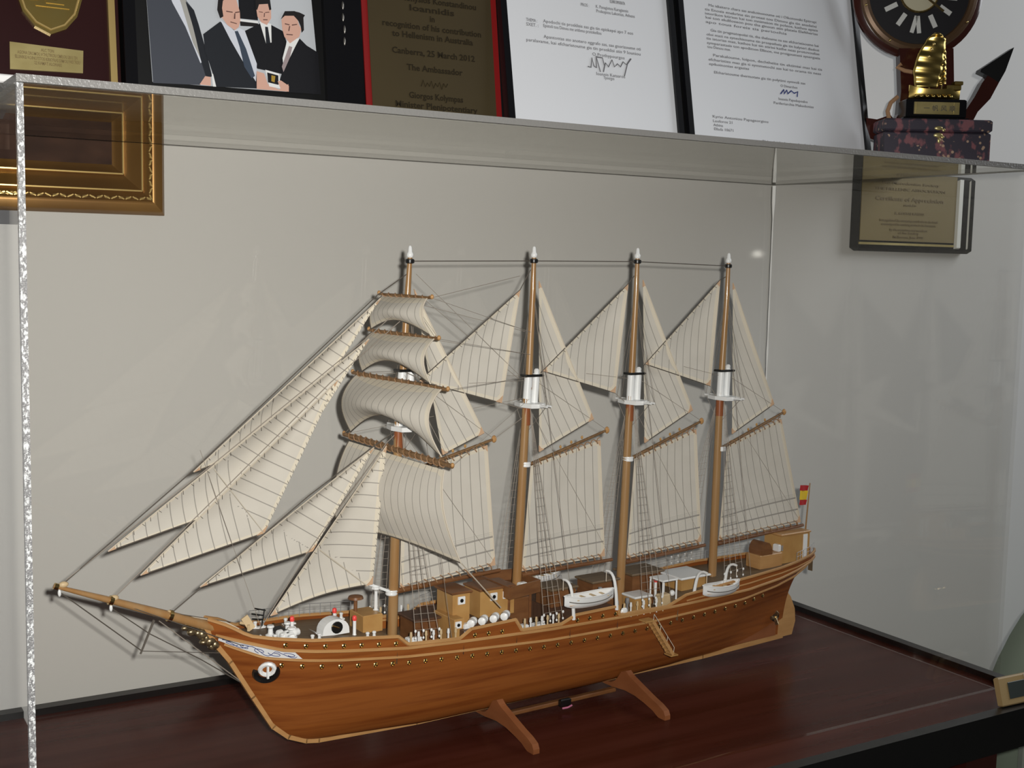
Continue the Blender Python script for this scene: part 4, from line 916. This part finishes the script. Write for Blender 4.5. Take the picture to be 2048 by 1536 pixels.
# forecastle and waist rails
def rail(s0, s1, sg, n, hgt, name='guard_rail', m='gray'):
    mb = MB(); pts = []
    for i in range(n + 1):
        s = s0 + (s1 - s0) * i / n; z = interp(RAIL, s); p = Vector((s, sg * (hb(s, z) - .001), z)); pts.append(p + Vector((0, 0, hgt))); mb.tube([p, p + Vector((0, 0, hgt))], .0003, 4)
    mb.tube(pts, .00028, 4); mb.tube([p - Vector((0, 0, hgt * .5)) for p in pts], .0002, 4)
    stuff(mb.build(name, M[m], ship))
rail(-.03, .07, 1, 10, .010); rail(.14, .19, 1, 5, .010); rail(.40, .60, 1, 14, .010); rail(.56, .605, -1, 6, .009); rail(.258, .30, 1, 4, .010)
# stanchions and white lockers standing in the openings of the bulwark
for s0, s1, n in ((.0855, .128, 7), (.199, .236, 7), (.312, .360, 7)):
    for i in range(n):
        s = s0 + (s1 - s0) * i / (n - 1); z = interp(RAIL, s)
        for sg in (-1, 1): MB().lathe([(.0011, -.004), (.0008, 0), (.0008, .005), (.0013, .006), (.0009, .0095)], (s, sg * (hb(s, z) - .0012), z), (0, 0, 1), 6).build('stanchion', M['white' if i % 2 else 'beige'], ship, True)
for s, t, d in ((.092, -.026, (.006, .006, .011)), (.104, -.018, (.007, .005, .008)), (.207, -.028, (.007, .006, .010)), (.226, -.024, (.010, .008, .008)), (.120, .012, (.014, .012, .010))):
    z = deckz(s); MB().box((s, t, z + d[2] / 2), d, None, 0, .0008).build('locker', M['white'], ship)
# boats on davits
def boat(c, ln, label):
    """clinker lifeboat: c centre of the keel"""
    c = Vector(c)
    def P(u, v):
        x = (u - .5) * ln; a = abs(2 * u - 1); wd = .0078 * (1 - a ** 2.8) + .0003; sh = .0022 * a ** 2
        th = (v - .5) * PI; return (c.x + x, c.y + wd * math.sin(th), c.z + .0115 + sh - (.0115 + sh * .2) * math.cos(th) * (1 - .25 * a ** 4))
    o = lab(MB().grid(P, 18, 10).build('lifeboat', M['white'], ship, True), label)
    for v in (0, 1): MB().tube([P(i / 16, v) for i in range(17)], .0007, 5).build('gunwale', M['white'], o, True)
    for x in (-.3, -.1, .1, .3): MB().box((c.x + x * ln, c.y, c.z + .0098), (.0022, .0125, .0008)).build('thwart', M['beige'], o)
    MB().grid(lambda u, v: (c.x + (u - .5) * ln * .86, c.y + (v - .5) * .0085, c.z + .0050), 4, 2).build('bottom_boards', M['tan'], o)
    stuff(MB().tube([Vector(P(i / 16, .15)) + Vector((0, -.0003, 0)) for i in range(1, 16)], .0004, 4).build('boat_line', M['rope'], o))
    return o
b1 = boat((0.2676, -0.044, 0.1036), .056, 'white lifeboat beside the third mast')
b2 = boat((0.4332, -0.043, 0.0901), .049, 'white lifeboat beside the fourth mast')
boat((.268, .034, .104), .050, None)
def davit(foot, top, lean_, sg=-1):
    f = Vector(foot); pts = []
    for i in range(9):
        t = i / 8; pts.append(f + Vector((lean_ * math.sin(t * PI * .5), sg * (.002 + .013 * t ** 3), top * math.sin(t * PI * .55))))
    o = MB().tube(pts, [.0017 - .0006 * i / 8 for i in range(9)], 8).build('davit', M['white'], ship, True)
    MB().tube([pts[-1], pts[-1] - Vector((0, 0, .010))], .0004, 4).build('fall', M['lightrope'], o)
for x, lean_ in (((0.2513, -0.0445, 0.1024)[0], -.003), ((0.301, -0.0445, 0.103)[0], -.003)): davit((x, -.0450, interp(RAIL, x) - .003), .0345, lean_, 1)
for x, lean_ in ((.4015, .004), (.442, .003)): davit((x, -.036, deckz(x) + .0005), .025, lean_)
# gangway ladder over the side
A_, B_ = Vector((0.339, -0.045, 0.0808)), Vector((0.3647, -0.046, 0.0449))
mb = MB(); 
for dy in (-.004, .004): mb.bar(A_ + Vector((0, dy - .002, 0)), B_ + Vector((0, dy - .002, 0)), .0010, .0032)
gl = lab(mb.build('gangway', M['tan'], ship), 'light wood gangway ladder down the side')
for i in range(9):
    p = A_.lerp(B_, (i + .5) / 9) + Vector((0, -.002, 0)); MB().box(p, (.0052, .008, .0009)).build('tread', M['tan2'], gl)
MB().box(B_ + Vector((.001, -.002, -.0008)), (.009, .010, .0012)).build('platform', M['tan2'], gl)
MB().box(A_ + Vector((-.004, -.002, .001)), (.012, .010, .0012)).build('platform', M['tan2'], gl)
mb = MB()
for i in (0, 3, 6, 9): p = A_.lerp(B_, i / 9) + Vector((0, -.006, 0)); mb.tube([p, p + Vector((.001, 0, .007))], .0003, 4)
mb.tube([A_ + Vector((.001, -.006, .007)), B_ + Vector((.001, -.006, .007))], .0003, 4)
mb.build('hand_line', M['lightrope'], gl)
# white awning frame and hatch tables amidships and aft
p, q, e = (0.3375, -0.02, 0.0907), (0.3576, -0.02, 0.0892), (0.3373, -0.02, 0.0961)
h = house('hatch_table', p, q, e, -.026, -.008, 'tan2', 'white', .001)
p, q, e = (0.4016, -0.012, 0.1001), (0.4352, -0.012, 0.0987), (0.4014, -0.012, 0.1052)
house('hatch_table', p, q, e, -.020, .010, 'tan2', 'white', .003, deckz(.4), 'long light wood skylight with white top')
p = (0.363, -0.034, 0.0914); q = (0.3822, -0.034, 0.0911); z1 = (0.3622, -0.034, 0.1111)[2]; z0 = deckz(p[0])
o = MB().span((p[0], -.036, z1), (q[0], -.016, z1 + .0018), 0, .0006).build('awning', M['white'], ship)
for x in (p[0] + .001, q[0] - .001):
    for y in (-.035, -.017): MB().tube([(x, y, z0), (x, y, z1)], .0009, 6).build('post', M['white'], o)
MB().span((p[0] + .004, -.030, z0), (q[0] - .003, -.022, z0 + .016), 0, .001).build('locker', M['beige'], o)
house('deckhouse', (.300, 0, 0), (.330, 0, 0), (0, 0, .112), -.008, .016, 'brown', 'deck', .002)
house('deckhouse', (.352, 0, 0), (.388, 0, 0), (0, 0, .112), -.004, .020, 'brown', 'deck', .003)
house('deckhouse', (.105, 0, 0), (.128, 0, 0), (0, 0, .106), -.012, .014, 'brown', 'darkdeck', .002)
house('deckhouse', (.250, 0, 0), (.278, 0, 0), (0, 0, .112), -.010, .014, 'brown', 'deck', .002)
for s, t in ((.372, -.026), (.379, -.028), (.385, -.025)): MB().ball((s, t, deckz(s) + .003), .003, (1, 1, 1), 8, 5).build('buoy', M['white'], ship, True)
# dark funnel-like vents amidships
for x, t in ((.296, -.024), (.306, -.018), (.318, -.022), (.333, -.020)): MB().lathe([(.0016, 0), (.0013, .010), (.0024, .012), (.0018, .016)], (x, t, deckz(x)), (0, 0, 1), 8).build('ventilator', M['gray'], ship, True)
MB().ball(((0.3116, -0.04, 0.0932)[0], -.041, (0.3117, -0.04, 0.0923)[2]), .0042, (1, .5, .9), 10, 6).build('white_fender', M['white'], ship, True)
# poop: barrel skylight, benches, stern house, flagstaff
p, q, e = (0.5162, -0.008, 0.1093), (0.5489, -0.008, 0.1096), (0.5159, -0.008, 0.1136)
house('skylight_base', p, q, e, -.014, .006, 'tan')
c = Vector(((p[0] + q[0]) / 2 - .006, -.004, e[2] + .004)); 
mb = MB(); pts = [(c.x + .0075 * math.cos(PI * i / 10), -.014, c.z - .004 + .013 * math.sin(PI * i / 10)) for i in range(11)]; mb.prism(pts, (0, .020, 0)); lab(mb.build('barrel_skylight', M['brown'], ship), 'rounded brown skylight')
MB().span((q[0] - .004, -.012, e[2]), (q[0] + .003, -.004, e[2] + .008), 0, .001).build('locker', M['white'], ship)
p, q, e = (0.5486, -0.008, 0.1139), (0.5921, -0.008, 0.1065), (0.5476, -0.008, 0.1302)
h = house('stern_house', p, q, e, -.012, .012, 'tan2', 'tan', .001, deckz(.56) - .0005, 'light wood stern house with white door')
MB().span((q[0] - .010, -.0128, deckz(.57)), (q[0] - .004, -.0118, e[2] - .001)).build('door', M['white'], h)
fs = MB().tube([(0.5965, 0, 0.1021), (0.6022, 0, 0.1809)], [.0011, .0006], 6).build('flagstaff', M['mast'], ship, True)
a, b, c, d = Vector((0.5859, 0, 0.1802)), Vector((0.6008, 0, 0.1783)), Vector((0.5983, 0, 0.1571)), Vector((0.5865, 0, 0.1583))
for n, v0, v1, m in (('flag_stripe', 0, .27, 'flagred'), ('flag_stripe', .27, .73, 'flagyel'), ('flag_stripe', .73, 1, 'flagred')):
    MB().grid(lambda u, v: tuple(b.lerp(a, u).lerp(c.lerp(d, u), v0 + (v1 - v0) * v) + Vector((0, .0012 * math.sin(u * 5 + v), 0))), 6, 3).build(n, M[m], fs, True)

# ---------------------------------------------------------------- display stand under the hull
st = tag(empty('display_stand', (-.68, -.205, 0), (0, 0, 0.06242)), 'red-brown two-legged wooden cradle stand under the hull of the sailing ship', 'ship stand')
for s in (.181, .328):
    zk = interp(KL, s)
    zc = lambda t, s=s: None
    left = []
    for t in [i * .003 for i in range(0, 11)]:
        z = zk - .0035
        for zz in [zk + .0005 * i for i in range(0, 60)]:
            if hb(s, zz) >= t: z = min(zz, .030) - .0028; break
        else: z = .030
        left.append((t, max(zk - .0055, z)))
    up = [(t, z) for t, z in left if t <= .030]
    prof = [(0, up[0][1] - .0035)] + up[1:] + [(.036, .0260), (.047, .0220), (.058, .0180), (.068, .0145), (.078, .0115), (.0855, .0080), (.0875, .004), (.0870, 0), (.0780, 0), (.070, .0040), (.058, .0072), (.045, .0098), (.030, .0105), (.012, .0085), (0, .0080)]
    poly = [(s - .003, -t, z) for t, z in prof] + [(s - .003, t, z) for t, z in reversed(prof[1:-1])]
    mb = MB(); n = len(poly)
    # cradle board built as a strip between its upper and lower outline
    top = prof[:len(up) + 6]; 
    def at_(lst, t):
        pl = sorted(lst); return interp(pl, t)
    upper = [(t, z) for t, z in prof[:len(up) + 7]]; lower = [(t, z) for t, z in prof[len(up) + 7:]]
    T = [i * .0875 / 40 for i in range(41)]; vs = []; fs = []
    for sg in (-1, 1):
        o0 = len(vs)
        for t in T:
            zu, zl = at_(upper, t), at_(lower, t); zu = max(zu, zl + .002)
            for x in (s - .0032, s + .0032): vs += [(x, sg * t, zl), (x, sg * t, zu)]
        for i in range(40):
            a0 = o0 + i * 4; b0 = a0 + 4
            fs += [(a0, a0 + 1, b0 + 1, b0), (a0 + 2, b0 + 2, b0 + 3, a0 + 3), (a0 + 1, a0 + 3, b0 + 3, b0 + 1), (a0, b0, b0 + 2, a0 + 2)]
        e0 = o0 + 160; fs.append((e0, e0 + 1, e0 + 3, e0 + 2))
    mb.add(vs, fs); mb.build('cradle', M['hull2'], st)
for t in (-.014, .014):
    MB().span((.1842, t - .003, .0048), (.3248, t + .003, .0088), 0, .0008).build('stretcher', M['brown'], st)
MB().box((.262, -.019, .0075), (.012, .004, .007), None, 0, .001).build('tag_clip', M['black'], st)
lab(MB().tube([(.257, -.022, .0035), (.262, -.024, .0042), (.267, -.0235, .0052)], .0008, 5).build('ribbon', mat('pink_ribbon', (.55, .18, .30), .5), st), 'pink ribbon end')

# ---------------------------------------------------------------- anchor clock, box, trophy on the shelf
CKC = Vector((0.1391, -0.0860, 0.7379)); PHI = -.5411
CKO = tag(empty('anchor_clock', (CKC.x, CKC.y, SHZ), (0, 0, PHI)), 'dark red wooden anchor clock with round black dial and white numerals behind golden ship', 'clock')
HZ = CKC.z - SHZ
def K(p, y=0.0): return (p[0], y, p[1] - SHZ)
mb = MB(); N_ = 48
def disc(r, y0, y1, name, m, parent, bev=.002):
    return MB().lathe([(r - bev, -y0), (r, -y0 - 0 + (-bev if False else 0)), (r, -y1), (r - bev, -y1 + bev)], (0, 0, HZ), (0, -1, 0), 48).build(name, M[m], parent, True)
R0 = .0765
wood = MB().lathe([(R0 - .004, -.004), (R0, -.003), (R0, .002), (R0 - .006, .006), (R0 - .010, .007)], (0, 0, HZ), (0, -1, 0), 56).build('clock_case', M['clockred'], CKO, True)
def torus(R, r, y, n=56, k=8):
    return MB().tube([(R * math.cos(2 * PI * i / n), y, HZ + R * math.sin(2 * PI * i / n)) for i in range(n)], r, k, closed=True)
ring_ = torus(.0640, .0055, -.0065).build('bezel', M['clockring'], wood, True)
dl = MB().lathe([(.060, .0062), (.060, .0078)], (0, 0, HZ), (0, -1, 0), 56).build('dial', M['dial'], CKO, True)
MB().lathe([(.0215, .0070), (.0215, .0088), (.012, .0094)], (0, 0, HZ), (0, -1, 0), 28).build('dial_centre', M['ivory'], dl, True)
torus(.0225, .0014, -.0085, 32, 6).build('centre_ring', M['brass'], dl, True)
for k in range(12):
    a = math.radians(30 * k) ; cx, cz = .0370 * math.sin(a + .06), HZ + .0370 * math.cos(a + .06)
    num = ('V', 'I', 'I', 'II', 'I', 'I', 'V', 'I', 'I', 'II', 'I', 'I')[k]
    rot = Matrix.Rotation(a + .06, 3, 'Y'); mb = MB(); w_ = 0; parts = []
    for ch in num:
        if ch == 'I': parts.append((w_ + .0030, 'I')); w_ += .0075
        elif ch == 'V': parts.append((w_ + .0050, 'V')); w_ += .0102
        else: parts.append((w_ + .0050, 'X')); w_ += .0102
    for x, ch in parts:
        x -= w_ / 2
        for d in ((0,) if ch == 'I' else (-1, 1)):
            if ch == 'I': p0, p1 = Vector((x, 0, -.0078)), Vector((x, 0, .0078))
            elif ch == 'V': p0, p1 = Vector((x + .0006 * d, 0, -.0098)), Vector((x + .0045 * d, 0, .0098))
            else: p0, p1 = Vector((x - .0045 * d, 0, -.0098)), Vector((x + .0045 * d, 0, .0098))
            q = Vector((cx, -.0082, cz)); mb.bar(q + rot @ p0, q + rot @ p1, .0056 if ch == 'I' else .0048, .0008, (0, 1, 0))
    mb.build('numeral', M['bone'], dl)
for a, l in ((.9, .028), (2.2, .036)): MB().bar((0, -.0094, HZ), (l * math.sin(a), -.0094, HZ + l * math.cos(a)), .0026, .0008, (0, 1, 0)).build('hand', M['brass'], dl)
for a in range(8): b = a * PI / 4 + .25; MB().ball((.0655 * math.cos(b), -.0118, HZ + .0655 * math.sin(b)), .0016, (1, 1, 1), 8, 5).build('screw', M['brass'], ring_, True)
def kp(pts, name, m, y0=.004, th=.016, parent=None): 
    return MB().prism([K(p, y0) for p in pts], (0, -th, 0)).build(name, M[m], parent or CKO, False)
kp([(-0.0213, 0.6725), (0.0422, 0.6739), (0.0479, 0.5979), (0.0687, 0.5795), (0.0711, 0.5393), (-0.0339, 0.5371), (-0.0309, 0.5727), (-0.0184, 0.5965), (-0.0169, 0.623)], 'shank', 'clockred')
kp([(-0.0564, 0.591), (-0.0516, 0.5905), (-0.0438, 0.5895), (-0.0279, 0.5951), (-0.0183, 0.5836), (-0.0168, 0.5552), (-0.0303, 0.5597), (-0.0504, 0.5669), (-0.0553, 0.5686)], 'arm', 'clockred')
kp([(0.0415, 0.5848), (0.0575, 0.5969), (0.0706, 0.6184), (0.0785, 0.6349), (0.0846, 0.6433), (0.0982, 0.6353), (0.0892, 0.6164), (0.0752, 0.6008), (0.063, 0.5747), (0.0431, 0.5565)], 'arm', 'clockred')
lab(kp([(0.1135, 0.6765), (0.1051, 0.6489), (0.0982, 0.6353), (0.0846, 0.6433), (0.0754, 0.6471), (0.0764, 0.6507)], 'fluke', 'black'), 'dark pointed fluke')
MB().span((-.03, -.010, 0), (.03, .010, .012), 0, .002).build('foot', M['clockred'], CKO)
lab(MB().tube([K((-0.0192, 0.6539), -.016), K((-0.0237, 0.6503), -.014), K((-0.0157, 0.6458), -.018), K((0.0035, 0.6427), -.018), K((0.0077, 0.6323), -.018)], .0024, 8).build('twine', M['twine'], CKO, True), 'tan twine round the shank')
lab(MB().tube([K((-0.0201, 0.6165), -.010), K((-0.0287, 0.6092), -.013), K((-0.0323, 0.5992), -.014), K((-0.0295, 0.5904), -.012)], .0026, 8).build('twine', M['twine'], CKO, True), 'tan twine round the arm')

# brocade box
bx = tag(empty('brocade_box', (.130, -.125, SHZ), (0, 0, -.534)), 'dark floral brocade box holding up the little golden ship', 'box')
brc = mat('brocade', (.035, .028, .042), .55, noise=((.20, .075, .085), (95, 95, 60), .52, .60))
nt = brc.node_tree; N = nt.nodes; b = N['Principled BSDF']
v = N.new('ShaderNodeTexVoronoi'); v.inputs['Scale'].default_value = 150; tc = N.new('ShaderNodeTexCoord'); nt.links.new(tc.outputs['Object'], v.inputs['Vector'])
r2 = N.new('ShaderNodeValToRGB'); r2.color_ramp.elements[0].color = (1, 1, 1, 1); r2.color_ramp.elements[0].position = .20; r2.color_ramp.elements[1].color = (0, 0, 0, 1); r2.color_ramp.elements[1].position = .30
nt.links.new(v.outputs['Distance'], r2.inputs[0])
n3 = N.new('ShaderNodeTexNoise'); n3.inputs['Scale'].default_value = 30; nt.links.new(tc.outputs['Object'], n3.inputs['Vector'])
gt = N.new('ShaderNodeMath'); gt.operation = 'GREATER_THAN'; gt.inputs[1].default_value = .53; nt.links.new(n3.outputs[0], gt.inputs[0])
ml = N.new('ShaderNodeMath'); ml.operation = 'MULTIPLY'; nt.links.new(gt.outputs[0], ml.inputs[0]); nt.links.new(r2.outputs[0], ml.inputs[1])
mx = N.new('ShaderNodeMix'); mx.data_type = 'RGBA'; mx.inputs[7].default_value = (.42, .28, .19, 1)
src_ = b.inputs['Base Color'].links[0].from_socket; nt.links.new(src_, mx.inputs[6]); nt.links.new(ml.outputs[0], mx.inputs[0]); nt.links.new(mx.outputs[2], b.inputs['Base Color'])
o = MB().span((-.061, -.024, 0), (.061, .018, .034), 0, .002).build('box_body', brc, bx)
MB().span((-.062, -.025, .0344), (.062, .019, .0485), 0, .002).build('lid', brc, bx)
mb = MB(); mb.ball((0, -.0255, .030), .0034, (1.6, .4, .8)); mb.ball((0, -.0255, .038), .003, (1.6, .4, .8)); mb.ball((.001, -.026, .024), .0024, (.8, .5, 1.4)); mb.ball((.006, -.0255, .036), .002, (1, .5, 1)); mb.ball((.005, -.0255, .028), .002, (1, .5, 1)); lab(mb.build('clasp', M['goldplate'], bx, True), 'tarnished gold clasp')

# golden junk ship trophy
TZ = SHZ + .0487
tr = tag(empty('ship_trophy', (.130, -.125, TZ), (0, 0, -.534)), 'little golden sailing junk trophy on black plinth standing on the brocade box', 'trophy')
tr.scale = (.76, .76, .76)
MB().span((-.050, -.020, 0), (.050, .020, .003), 0, .001).build('plinth_foot', M['blackgloss'], tr)
pb = MB().span((-.046, -.018, .0028), (.046, .018, .031), 0, .002).build('plinth', M['blackgloss'], tr)
pp_ = MB().span((-.034, -.0192, .008), (.035, -.0178, .0265), 0, .0004).build('name_plate', M['goldplate'], pb)
for k, ch in enumerate('一帆风顺'):
    text('engraved_character', ch, .0095, (-.015 + k * .0130, -.0197, .0135), M['ink'], pp_, 'CENTER')
for x in (-.0285, .0295): MB().span((x - .003, -.0196, .009), (x + .003, -.0190, .0255)).build('plate_border', M['goldplate'], pp_)
mb = MB()
def HP(u, v):
    x = -.037 + .078 * u; a = abs(2 * u - 1); wd = .010 * (1 - a ** 3) + .0012; zt = .014 + .010 * a ** 3 * (1.4 if u > .5 else .7); th = (v - .5) * PI
    return (x, wd * math.sin(th), .033 + zt - (zt) * math.cos(th) ** .6 if math.cos(th) > 0 else .033 + zt)
gh = mb.grid(HP, 20, 10).build('gold_hull', M['gold'], tr, True)
MB().grid(lambda u, v: (-.033 + .068 * u, (v - .5) * .016, .0465), 8, 2).build('gold_deck', M['gold'], gh)
mb = MB(); mb.span((.018, -.008, .046), (.040, .008, .054), 0, .001); mb.span((.030, -.007, .054), (.043, .007, .060), 0, .001)
for i in range(7): mb.ball((-.03 + i * .009, -.0105, .036), .0028, (1, .8, .8), 8, 5)
mb.build('gold_castle', M['gold'], gh, True)
def gsail(pts, y, bow, name):
    P0 = [Vector(p) for p in pts]
    def P(u, v):
        k = v * (len(P0) // 2 - 1); i = min(int(k), len(P0) // 2 - 2); f = k - i; l = P0[i].lerp(P0[i + 1], f); r = P0[-1 - i].lerp(P0[-2 - i], f); p = l.lerp(r, u)
        return (p.x, y - bow * math.sin(PI * u) - .0012 * math.cos(v * 40), p.z)
    o = MB().grid(P, 10, 30).build(name, M['gold'], tr, True); o.modifiers.new('thick', 'SOLIDIFY').thickness = .0012; return o
gsail([(-.030, 0, .050), (-.034, 0, .075), (-.028, 0, .100), (-.014, 0, .124), (-.004, 0, .132), (.006, 0, .131), (.014, 0, .122), (.013, 0, .095), (.010, 0, .070), (.006, 0, .050)], -.004, .004, 'gold_sail')
gsail([(.006, 0, .054), (.007, 0, .075), (.010, 0, .110), (.016, 0, .106), (.018, 0, .080), (.019, 0, .056)], -.001, .003, 'gold_sail')
for x, h_ in ((-.006, .126), (.013, .108)): MB().tube([(x, 0, .045), (x, 0, h_)], .0012, 6).build('gold_mast', M['gold'], tr, True)
for p in ((-.006, .114), (-.009, .106), (-.013, .095)): MB().ball((p[0], -.0095, p[1]), .0022, (1, .6, 1), 8, 5).build('sail_boss', M['giltlight'], tr, True)

# certificate plaque on the wall at right
ce = tag(empty('certificate_plaque', (.2765, .028, .4355)), 'gold certificate of appreciation on glossy black plaque at right wall behind the case', 'plaque')
W_, H_ = .226, .104
MB().span((-.1105, -.014, 0), (.1105, 0, H_), 0, .004).build('board', M['blackgloss'], ce)
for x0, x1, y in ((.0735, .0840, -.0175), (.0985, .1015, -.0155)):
    lab(MB().prism([(x0, -.0138, .006), (x1, -.0138, .006), (x1 - .001, y, .008), (x0 + .002, y, .008)], (0, 0, H_ - .012)).build('bevel', mat('painted_flash_bevel', (.95, .96, .90), .3, spec=1), ce), 'bevelled edge with painted white flash highlight')  # flash highlight on the bevels put into a near-white colour
lab(MB().span((-.108, -.0152, .0085), (.0725, -.0138, .0115)).build('gold_line', M['goldplate'], ce), 'thin gold line')
cpl = MB().span((-.108, -.0150, .014), (.0725, -.0138, H_ - .001)).build('gold_plate', mat('dull_gold_plate', (.235, .175, .062), .5, metal=.15, noise=((.20, .15, .052), (7, 7, 7), .3, .7)), ce)
for t, z, wd in (('Certificate of Appreciation', .0665, .130), ('awarded to', .0600, .024), ('K. KOSTAS KALFAS', .0490, .056), ('in recognition of the outstanding contribution to the Greek', .0395, .112), ('community and its continuing service to the Association', .0345, .104), ('by the committee and members', .0275, .072), ('of the Society', .0235, .040), ('Melbourne, June 1998', .0180, .058), ('THE HELLENIC ASSOCIATION', .0800, .135), ('Pan-Macedonian Society', .0880, .110)):
    text('engraved_text', t, .0075 if 'Appr' in t else .0046, (-.018, -.0154, z), M['inkgold'], cpl, 'CENTER', 0, wd)

# gilt-framed painting at left
pa = tag(empty('framed_painting', (-.973, .028, .448)), 'small dark oil painting in wide gilded moulded frame at left wall', 'painting')
FW, FH = .496, .30; X0, X1 = -.248, .248
prof = [(0, 0), (0, -.020), (.004, -.026), (.012, -.028), (.016, -.027), (.019, -.030), (.022, -.027), (.026, -.024), (.028, -.0265), (.031, -.024), (.038, -.018), (.046, -.014), (.0475, -.0165), (.050, -.014), (.054, -.010), (.058, -.008), (.062, -.006), (.062, 0)]; prof = [(a_ * .74, b_) for a_, b_ in prof]
for k in range(4):
    cs = [(X0, 0), (X1, 0), (X1, FH), (X0, FH)]; a, b = Vector((cs[k][0], 0, cs[k][1])), Vector((cs[(k + 1) % 4][0], 0, cs[(k + 1) % 4][1]))
    d = (b - a).normalized(); inn = Vector((-d.z, 0, d.x))
    def P(u, v, a=a, b=b, d=d, inn=inn):
        kk = v * (len(prof) - 1); i = min(int(kk + 1e-6), len(prof) - 2); f = kk - i; w_ = prof[i][0] + (prof[i + 1][0] - prof[i][0]) * f; y = (prof[i][1] + (prof[i + 1][1] - prof[i][1]) * f) * .8
        p = (a + d * w_).lerp(b - d * w_, u) + inn * w_; return (p.x, y, p.z)
    fr = MB().grid(P, 1, len(prof) - 1).build('frame_side', M['gilt'], pa); fr.data.polygons.foreach_set('use_smooth', [True] * len(fr.data.polygons)); fr.data.set_sharp_from_angle(angle=math.radians(32))
    for w_, y, r in ((.0211, -.0214, .0010), (.0359, -.0133, .0010)):
        MB().tube([(a + d * w_) + inn * w_ + Vector((0, y, 0)), (b - d * w_) + inn * w_ + Vector((0, y, 0))], r, 6).build('bright_bead', M['giltlight'], fr, True)
    mb = MB(); ln = (b - a).length; n = int(ln / .0062)
    for i in range(2, n - 1):
        p = a + d * (i + .5) * .0062 + inn * .0143 + Vector((0, -.0234, 0)); t = .45 * (-1) ** i
        q = d * math.cos(t) + inn * math.sin(t); mb.ball(p, .0026 - .0006 * (i % 3 == 0), (1.0 if abs(d.x) > .5 else .45, .5, .45 if abs(d.x) > .5 else 1.0), 6, 4); mb.bar(p - q * .0028, p + q * .0028, .0010, .0020, (0, 1, 0))
    stuff(mb.build('carved_leaves', M['giltlight'], fr))
cv = MB().span((X0 + .044, -.006, .044), (X1 - .044, -.003, FH - .044)).build('canvas', M['painting'], pa)
for x0, x1, z0, z1 in ((.085, .118, .052, .066), (.062, .072, .047, .070), (.03, .05, .066, .1), (-.1, -.02, .07, .12)):
    MB().span((x0, -.0066, z0), (x1, -.006, z1)).build('painted_patch', M['paintpatch'], cv)
lab(MB().span((-.15, -.004, -.012), (.117, 0, .0)).build('backing_edge', mat('grey_backing', (.12, .12, .13), .6), pa), 'grey backing edge under the frame')

# ---------------------------------------------------------------- name card and armchair at right
nc = tag(empty('name_card', (-.0275, -.400, .0025), (-.30, 0, -.05)), 'small tan wooden card with dark window leaning at the right front table corner', 'card')
mb = MB(); mb.span((-.021, -.003, 0), (.021, .003, .027), 0, .0012); c0 = mb.build('card', M['beige'], nc); c0.data.materials[0] = mat('card_wood', (.42, .29, .13), .5)
MB().span((-.010, -.0038, .006), (.0165, -.0028, .0215), 0, .0004).build('dark_window', mat('card_window', (.05, .06, .055), .3), nc)
MB().span((.0140, -.0037, .0222), (.0205, -.0028, .0268)).build('painted_highlight', M['bone'], nc)  # highlight at the upper right corner, laid on as a pale slab

ch = tag(empty('armchair', (.497, -.30, FZ)), 'pale green upholstered armchair beyond the right end of the sideboard', 'armchair')
def cz(z): return z - FZ
mb = MB()
def AP(u, v):
    x = -.285 + .57 * u; e = abs(2 * u - 1); top = cz(.022 - .15 * e ** 3.2); return (x, .05 + .03 * math.sin(PI * u), .42 + (top - .42) * v)
mb.grid(AP, 24, 12); o = mb.build('back_cushion', M['green'], ch, True); o.modifiers.new('thick', 'SOLIDIFY').thickness = .07
MB().tube([AP(i / 24, 1) for i in range(25)], .011, 8).build('piping', M['greenlight'], o, True)
MB().tube([AP(0, i / 10) for i in range(11)], .012, 8).build('piping', M['greenlight'], o, True)
for x in (-.255, .255): MB().span((x - .045, -.45, .12), (x + .045, .05, .60), 0, .03).build('arm', M['green'], ch)
MB().span((-.21, -.45, .12), (.21, .05, .44), 0, .03).build('seat', M['green'], ch)
for x in (-.24, .24):
    for y in (-.42, .05): MB().tube([(x, y, 0), (x, y, .13)], [.015, .022], 8).build('leg', M['mahog'], ch)
MB().lathe([(.008, 0), (.010, .004), (.006, .010)], (-.20, .02, cz(.052)), (0, -.6, .8), 10).build('stud', M['gray'], ch, True)
